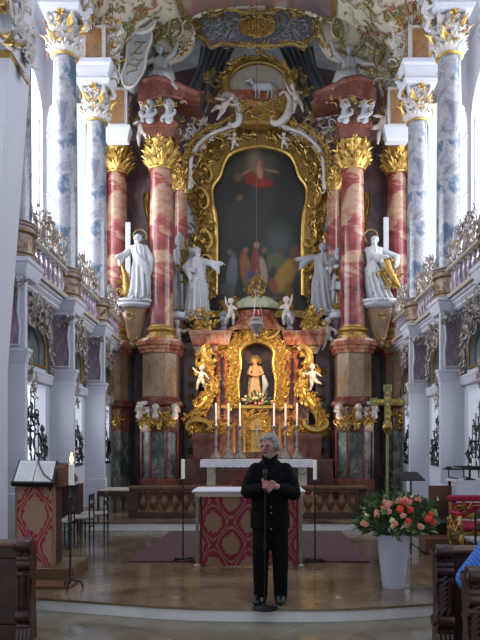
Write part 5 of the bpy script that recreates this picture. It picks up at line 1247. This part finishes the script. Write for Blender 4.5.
for nm,mt,n,r_ in (('salmon_rose','salmon',22,.04),('red_rose','coral',11,.045),('cream_rose','cream',9,.035),('green_chrysanthemum','greenl',6,.045)):
    for i in range(n):
        a_=rg.uniform(-1,1)*1.25; el_=rg.uniform(-.25,1.2); p=V((x+.03+.46*sin(a_)*cos(el_),Y-.39*cos(a_)*cos(el_),.82+.27*sin(el_)))
        m=MB(); 
        for k_ in range(9):
            q_=k_*2.4; rr_=r_*.62*math.sqrt(k_/9); m.ell(p+V((rr_*cos(q_),-.3*r_*(1-k_/9),rr_*sin(q_))),(r_*.45,r_*.4,r_*.45),6,5)
        m.build(nm,mt,t)
# processional cross
Y=8.15; x=at(387.5,Y); s_=Y/F
t=thing('processional_cross','olive green and gold enamelled cross on a tall pole behind the bouquet','cross',(x,Y,0))
m=MB(); m.tube([(x-.01,Y,.03),(x,Y,wz(432,Y))],.018,8); m.lathe([(.06,0),(.06,.02),(.03,.05),(.02,.1)],(x,Y,0),18); m.build('pole','olive',t)
m=MB(); m.lathe([(.02,0),(.05,.04),(.065,.08),(.05,.12),(.02,.16)],(x,Y,wz(434,Y)),14); m.build('knob','gold',t)
m=MB(); zt,zb,zh=wz(387,Y),wz(427,Y),wz(402,Y)
m.box(x-.036,x+.036,Y-.02,Y+.02,zb,zt,.004); m.box(x-.185,x+.185,Y-.019,Y+.019,zh-.036,zh+.036,.004)
for p in ((x,zt-.02),(x-.17,zh),(x+.17,zh),(x,zb+.02),(x,zh)): m.box(p[0]-.048,p[0]+.048,Y-.026,Y+.026,p[1]-.048,p[1]+.048,.006)
m.build('cross_arms','olive',t)
m=MB()
for z in [zb+.06+.07*i for i in range(6)]: m.lathe([(.022,0),(.028,.004),(.01,.012)],(0,0,0),8); 
m=MB()
for q in ([(x,zb+.05+.075*i) for i in range(6)]+[(x+a*.045,zh) for a in (-3.7,-2.6,-1.6,1.6,2.6,3.7)]): m.ell((q[0],Y-.024,q[1]),(.024,.012,.024),8,5)
m.build('gold_medallions','goldb',t)
# ================================================================ PEWS
def pew_end(x0,x1,Y,zt,dep=.2):
    m=MB(); z0=NZ; h_=zt-z0
    prof=[(0,0),(.03,.06),(.0,.14),(.06,.22),(.02,.3),(-.02,.38),(.05,.46),(.07,.6),(.02,.72),(-.02,.82),(.03,.88),(-.03,.94),(.0,1.0),(.1,1.02)]
    poly=[(Y+a*.9,z0+b_*h_) for a,b_ in prof]+[(Y+dep*.6,z0+h_),(Y+dep,z0+h_*.8),(Y+dep*.8,z0+h_*.5),(Y+dep,z0)]
    m.prismx(poly,x0+.015,x1-.015)
    return m
def pew_carve(x0,x1,Y,zt,seed):
    m=MB(); rg=random.Random(seed); xc=(x0+x1)/2; w=x1-x0; z0=NZ; h_=zt-z0
    def roll(z,r,y=0): 
        m.lathe([(r*.4,-w*.56),(r,-w*.5),(r*.86,-w*.3),(r*.95,0),(r*.86,w*.3),(r,w*.5),(r*.4,w*.56)],(0,0,0),14)
        for p in m.v[-98:]: p.xyz=(xc+p.z,Y+y+p.x,z+p.y)
    roll(zt-.035,.055,-.0); roll(zt-.16,.04,-.0); roll(zt-.21,.05,.0); roll(zt-.3,.035,.0); roll(z0+.27*h_,.06,-.02); roll(z0+.06,.07,-.01); roll(z0+.15,.04,0)
    b=FR((xc,Y-.01,0))
    for i in range(7):
        z=z0+h_*(.62-.05*i); leaf(m,b,-w*.25,z,1.1,h_*.13,w*.5,.35); leaf(m,b,w*.2,z-.02,1.4,h_*.12,w*.45,.3)
    for i in range(4): m.cap((xc-w*.4+w*.27*i,Y-.04,z0+.12),(xc-w*.42+w*.28*i,Y-.07,z0+.02),.028,.02,8)
    for z,s_ in ((zt-.05,.1),(z0+.27*h_,.1)): scroll(m,B((x0-.0,Y+.03,z),(0,-1,0)),0,0,s_*1.3,0,'C',.02)
    for i in range(5): clump(m,b,rg.uniform(-.2,.2)*w,zt-.02-.05*i,.04,5,rg)
    return m
for (xs,Y,zt,xf,lb) in (((-2.2,-2.075),5.98,.79,-3.4,'dark carved oak pew front with scrolled end at the lower left corner'),((1.6,1.745),5.8,.76,3.1,'dark carved oak pew front with scrolled end, ahead of the blue shirted person')):
    t=thing('church_pew',lb,'pew',((xs[0]+xf)/2,Y+.1,NZ),'carved oak pews')
    pew_end(*xs,Y,zt).build('carved_end','wood',t); pew_carve(*xs,Y,zt,int(Y*10)).build('end_carving','wood',t)
    a,b_=sorted((xf,xs[0] if xf<0 else xs[1]))
    m=MB(); m.box(a,b_,Y+.06,Y+.11,NZ,zt-.06); 
    for k_ in range(2): m.box(a+.1+.6*k_,a+.6+.6*k_,Y+.04,Y+.07,NZ+.15,zt-.16,.012)
    m.build('front_panel','wood',t)
    m=MB(); m.box(a,b_,Y+.02,Y+.3,zt-.06,zt-.02,.01); m.build('book_ledge','woodm',t,label='brown book ledge')
t=thing('church_pew','carved scrolled arm end of a nearer pew at the lower right edge','pew',(1.8,4.8,NZ),'carved oak pews')
pew_end(1.54,1.67,4.75,.75).build('carved_end','wood',t); pew_carve(1.54,1.67,4.75,.75,9).build('end_carving','wood',t)
m=MB(); m.box(1.66,3.0,4.98,5.3,.27,.32,.01); m.box(1.68,3.0,4.88,4.93,NZ,.4); m.build('seat','wood',t)
# ================================================================ PEOPLE
def person_standing():
    bx_,by_=at(270,6.95),6.98
    t=thing('person','grey haired person in a black jacket and trousers holding a microphone','person',(bx_,by_,0))
    O=V((bx_,by_,0))
    def B2(mb,vox,sm,nm,mt,par=t,lb=None,k=180):
        r=sculpt(mb,vox,sm); r.v=[p+O for p in r.v]; return r.build(nm,mt,par,k,label=lb)
    HL=V((-.05,-.25,1.235)); HR=V((.075,-.25,1.25)); EL=V((-.235,-.06,1.19)); ER=V((.25,-.07,1.17)); SL=V((-.15,0,1.42)); SR=V((.165,0,1.42))
    mb=MB(); folds(mb,[(.88,0,0,.15,.11),(1.1,0,0,.15,.11),(1.35,0,0,.17,.11),(1.46,0,0,.15,.09),(1.5,0,0,.07,.06)],5,0)
    mb.cap((0,.0,1.46),(-.01,-.015,1.6),.062,.058)
    for s,h0,k0,a0 in ((-1,(-.09,0,.9),(-.095,-.03,.5),(-.1,0,.1)),(1,(.09,0,.9),(.105,-.02,.5),(.115,.02,.1))):
        mb.chain([h0,k0,a0],[.08,.055,.034]); mb.cap((a0[0],a0[1]-.02,.05),(a0[0],a0[1]-.1,.042),.03,.025)
    mb.chain([SL,EL,HL],[.05,.04,.028]); mb.chain([SR,ER,HR],[.05,.04,.028])
    # hands: one closed round the microphone, one folded across
    d=(HL-EL).normalized(); w=HL; mb.cap(w,w+V((.05,-.025,.03)),.032,.034,10)
    pc=V((-.055,-.315,1.27))     # microphone axis
    for i in range(4):
        z=1.245+.021*i; mb.chain([w+V((.045,-.03,.0+.012*i)),(pc.x+.028,pc.y-.012,z),(pc.x+.004,pc.y-.03,z+.002),(pc.x-.024,pc.y-.012,z+.002)],[.0115,.0105,.0095,.0085],8)
    mb.chain([w+V((.0,-.02,.04)),(pc.x-.03,pc.y+.015,1.32),(pc.x-.022,pc.y-.016,1.335)],[.014,.012,.01],8)
    w=HR; mb.cap(w,w+V((-.05,-.03,.01)),.032,.033,10)
    for i,L in enumerate((.05,.058,.055,.042)):
        o=w+V((-.065,-.045+.0,.035-.021*i)); mb.chain([o,o+V((-L*.5,-.012,-.012)),o+V((-L*.8,.0,-.028))],[.0105,.0098,.008],8)
    mb.chain([w+V((-.02,-.03,.03)),w+V((-.045,-.055,.055)),w+V((-.075,-.05,.06))],[.013,.012,.0095],8)
    HC=V((-.005,-.03,1.665)); yaw=-.6
    Lf=head_geo(mb,HC,.102,yaw,.12,hair=False)
    B2(mb,.0058,1,'body','skin')
    mb=MB(); rg=random.Random(2)
    for i in range(150):
        a_=rg.uniform(-PI,PI); e_=rg.uniform(-.15,1.5)
        xx,yy,zz=cos(a_)*cos(e_),sin(a_)*cos(e_)+.08,sin(e_)*1.1+.16
        if yy<-.35 and zz<.75: continue
        mb.ell(Lf(xx*.93,yy*1.0,zz),.102*rg.uniform(.17,.27),7,5)
    for i in range(40):
        a_=rg.uniform(.0,PI); mb.ell(Lf(cos(a_)*.9,.3+sin(a_)*.62,rg.uniform(-.45,.3)),.102*.2,7,5)
    B2(mb,.008,1,'hair','hair',lb='short wavy grey hair')
    mb=MB()
    for i in range(26):
        a_=rg.uniform(-.9,.9); z=rg.uniform(-1.02,-.72); q_=.6 if z<-.8 else .66
        mb.ell(Lf(sin(a_)*q_,-cos(a_)*q_*.85-.02,z+.25*(abs(a_)>.8)),.102*.16,6,4)
    for a_ in (-.3,-.15,0,.15,.3): mb.ell(Lf(a_,-.97+abs(a_)*.3,-.36),.102*.1,6,4)
    for s in (-1,1): mb.cap(Lf(s*.2,-.95,.36),Lf(s*.5,-.82,.38),.008,.006,6)
    B2(mb,.006,1,'beard','beard',lb='short pale beard')
    m=MB()
    for s in (-1,1): m.ell(Lf(s*.33,-.9,.17),(.012,.012,.009),8,5)
    m.v=[p+O for p in m.v]; m.build('eye','leather',t)
    m=MB(); m.cap(Lf(-.2,-.93,-.53),Lf(.2,-.93,-.53),.007,.007,6); m.v=[p+O for p in m.v]; m.build('mouth','redd',t)
    # jacket
    mb=MB(); folds(mb,[(.79,.0,.01,.215,.155),(.9,.0,.01,.212,.155),(1.05,0,.0,.2,.15),(1.2,0,0,.205,.155),(1.32,0,0,.21,.15),(1.41,0,.01,.195,.125),(1.46,0,.01,.17,.11),(1.5,0,.015,.115,.09),(1.53,-.0,.01,.085,.08),(1.555,0,.01,.078,.075)],7,.006,44,1,9)
    for S,E,Hn,s in ((SL,EL,HL,-1),(SR,ER,HR,1)):
        mb.chain([S,S.lerp(E,.5)+V((s*.015,0,0)),E],[.078,.082,.078]); Wp=E.lerp(Hn,.86); mb.chain([E,E.lerp(Hn,.5),Wp],[.08,.066,.05])
        for q_ in (.3,.55,.8): c_=S.lerp(E,q_); mb.ell(c_+V((s*.01,-.015,0)),(.083,.08,.025),10,6)
        for q_ in (.2,.45,.7): c_=E.lerp(Hn,q_); mb.ell(c_,(.03,.08,.078-.02*q_),10,6)
    for s in (-1,1): mb.cap((s*.03,-.07,1.47),(s*.06,-.055,1.55),.022,.02,8); mb.cap((s*.06,-.05,1.55),(s*.07,.04,1.57),.02,.02,8)
    B2(mb,.0105,1,'jacket','black',lb='bulky black jacket')
    m=MB()
    m.box(-.004,.004,-.168,-.15,.8,1.15); 
    for s in (-1,1): m.box(s*.12-.06,s*.12+.06,-.148,-.13,.99,1.015,.004)
    m.v=[p+O for p in m.v]; m.build('pocket_flaps','black',t)
    m=MB()
    for z in (1.03,.97,.8): m.ell((.01,-.165,z),(.008,.006,.008),8,5)
    m.v=[p+O for p in m.v]; m.build('metal_button','steel',t)
    mb=MB(); mb.ell((0,.01,.88),(.175,.12,.12))
    for s,h0,k0,a0 in ((-1,(-.085,0,.86),(-.1,-.03,.5),(-.1,.0,.09)),(1,(.09,0,.86),(.11,-.02,.5),(.115,.02,.09))):
        a0=(a0[0],a0[1],.05); mb.chain([h0,k0,a0],[.105,.09,.072])
        for q_,z in enumerate((.1,.17,.46,.54)): mb.ell((a0[0]+.0*q_,a0[1]-.005,z),(.082,.08,.022),10,6)
    B2(mb,.011,1,'trousers','trous',lb='plain black trousers')
    for s,a0 in ((-1,(-.105,0,.0)),(1,(.12,.02,.0))):
        mb=MB(); dx_=-.05 if s<0 else -.01
        mb.cap((a0[0],a0[1]+.03,.055),(a0[0]+dx_*.6,a0[1]-.1,.048),.05,.046); mb.cap((a0[0]+dx_*.6,a0[1]-.1,.045),(a0[0]+dx_,a0[1]-.2,.036),.048,.034); mb.cap((a0[0],a0[1]+.02,.08),(a0[0],a0[1]+.01,.12),.045,.045)
        for p in mb.v: p.z=max(p.z,.001)
        B2(mb,.009,1,'shoe','leather')
    # microphone + stand
    mp=O+pc
    t2=thing('microphone_stand','black microphone on a thin floor stand gripped by the standing person','microphone',(mp.x,mp.y,0))
    m=MB(); m.lathe([(.012,0),(.016,.16),(.017,.17)],(mp.x,mp.y,mp.z-.06),12); m.lathe([(.017,0),(.024,.015),(.026,.035),(.018,.06),(.004,.066)],(mp.x,mp.y,mp.z+.1),12); m.build('microphone','leather',t2)
    m=MB(); m.tube([(mp.x-.005,mp.y,.02),(mp.x,mp.y,mp.z-.05)],.007,8); m.lathe([(.014,0),(.014,.06)],(mp.x-.002,mp.y,.62),8); m.build('pole','iron',t2)
    m=MB(); m.lathe([(.135,0),(.135,.012),(.04,.028),(.015,.04)],(mp.x,mp.y,.001),24); m.build('base_disc','iron',t2)
person_standing()
def person_seated():
    O=V((2.05,5.3,NZ)); t=thing('person','person in a blue striped shirt seated at the right edge behind the pew front','person',O)
    def B2(mb,vox,nm,mt,lb=None):
        r=sculpt(mb,vox,1); r.v=[p+O for p in r.v]; r.build(nm,mt,t,180,label=lb)
    def J(m1,k):
        m1.chain([(0,-.16,.55),(0,-.14,.8),(0,-.1,.98)],[.15*k,.15*k,.13*k]); 
        for s in (-1,1):
            m1.chain([(s*.17,-.1,1.0),(s*.27+(-.02 if s<0 else 0),.0,.78),(s*.16,.12,.68)],[.07*k,.058*k,.04*k])
            hand_geo(m1,(s*.16,.12,.68),(-s*.3,1,0),.02*k,.4)
    mb=MB(); J(mb,.9); mb.cap((0,-.1,1.05),(0,-.08,1.16),.055,.052); head_geo(mb,(0,-.07,1.26),.1,PI,0)
    for s in (-1,1): mb.chain([(s*.09,-.16,.5),(s*.12,.25,.5),(s*.12,.25,.08)],[.085,.06,.04]); mb.cap((s*.12,.25,.05),(s*.12,.37,.04),.04,.035)
    B2(mb,.008,'body','skin')
    mb=MB(); mb.chain([(0,-.16,.52),(0,-.14,.8),(0,-.1,.98)],[.175,.18,.15])
    for s in (-1,1): mb.chain([(s*.17,-.1,.99),(s*.33,.0,.72),(s*.2,.12,.62)],[.1,.1,.075]); mb.chain([(s*.2,-.12,.9),(s*.25,-.12,.55)],[.1,.1])
    B2(mb,.012,'shirt','blues','blue striped shirt')
    mb=MB()
    for s in (-1,1): mb.chain([(s*.09,-.16,.5),(s*.12,.25,.52),(s*.12,.25,.1)],[.11,.085,.065])
    B2(mb,.012,'trousers','trous')
    mb=MB(); mb.ell((0,-.1,1.3),(.105,.105,.1)); B2(mb,.01,'hair','hair')
person_seated()
# ================================================================ LIGHT / CAMERA
def area(n,loc,rot,sx,sy,e,c=(1,1,1)):
    l=bpy.data.lights.new(n,'AREA'); l.shape='RECTANGLE'; l.size=sx; l.size_y=sy; l.energy=e; l.color=c
    o=bpy.data.objects.new(n,l); COL.objects.link(o); o.location=loc; o.rotation_euler=rot; return o
for s in (-1,1):
    for (y0,y1) in WY:
        for z0,z1,e in ((.9,4.2,90),(5.4,11.2,330)):
            area('window_daylight',(s*(XO+.45),(y0+y1)/2,(z0+z1)/2),(0,s*PI/2,0),z1-z0,y1-y0,e*(1.15 if s<0 else .85),(.93,.96,1))
def spot(n,loc,to,e,c,ang=60,r=.1):
    l=bpy.data.lights.new(n,'SPOT'); l.energy=e; l.color=c; l.spot_size=R(ang); l.spot_blend=.6; l.shadow_soft_size=r
    o=bpy.data.objects.new(n,l); COL.objects.link(o); o.location=loc; o.rotation_euler=(V(to)-V(loc)).to_track_quat('-Z','Y').to_euler(); return o
for s in (-1,1):
    spot('altar_lamp',(s*2.6,17.4,4.9),(s*.2,20,3.6),600,(1,.7,.4),60)
    spot('column_lamp',(s*1.9,18.6,2.0),(s*2.8,19.5,5.0),50,(1,.74,.45),70)
for s in (-1,1): area('apse_window_daylight',(s*4.8,21.9,9.6),(0,s*PI/2,0),5,1.2,190,(.93,.96,1))
w=bpy.data.worlds.new('World'); SC.world=w; w.use_nodes=True
bg=w.node_tree.nodes['Background']; bg.inputs[0].default_value=(.86,.92,1,1); bg.inputs[1].default_value=.98
c=bpy.data.cameras.new('camera'); co=bpy.data.objects.new('camera',c); COL.objects.link(co); SC.camera=co
co.location=(0,0,H); co.rotation_euler=(PI/2,0,0)
c.sensor_fit='VERTICAL'; c.sensor_height=32; c.lens=F/640*32
c.shift_x=-(CX-240)/640; c.shift_y=(HY-320)/640; c.clip_end=200
vs=SC.view_settings; vs.view_transform='Standard'; vs.look='None'; vs.gamma=1; vs.use_curve_mapping=False; vs.exposure=.16
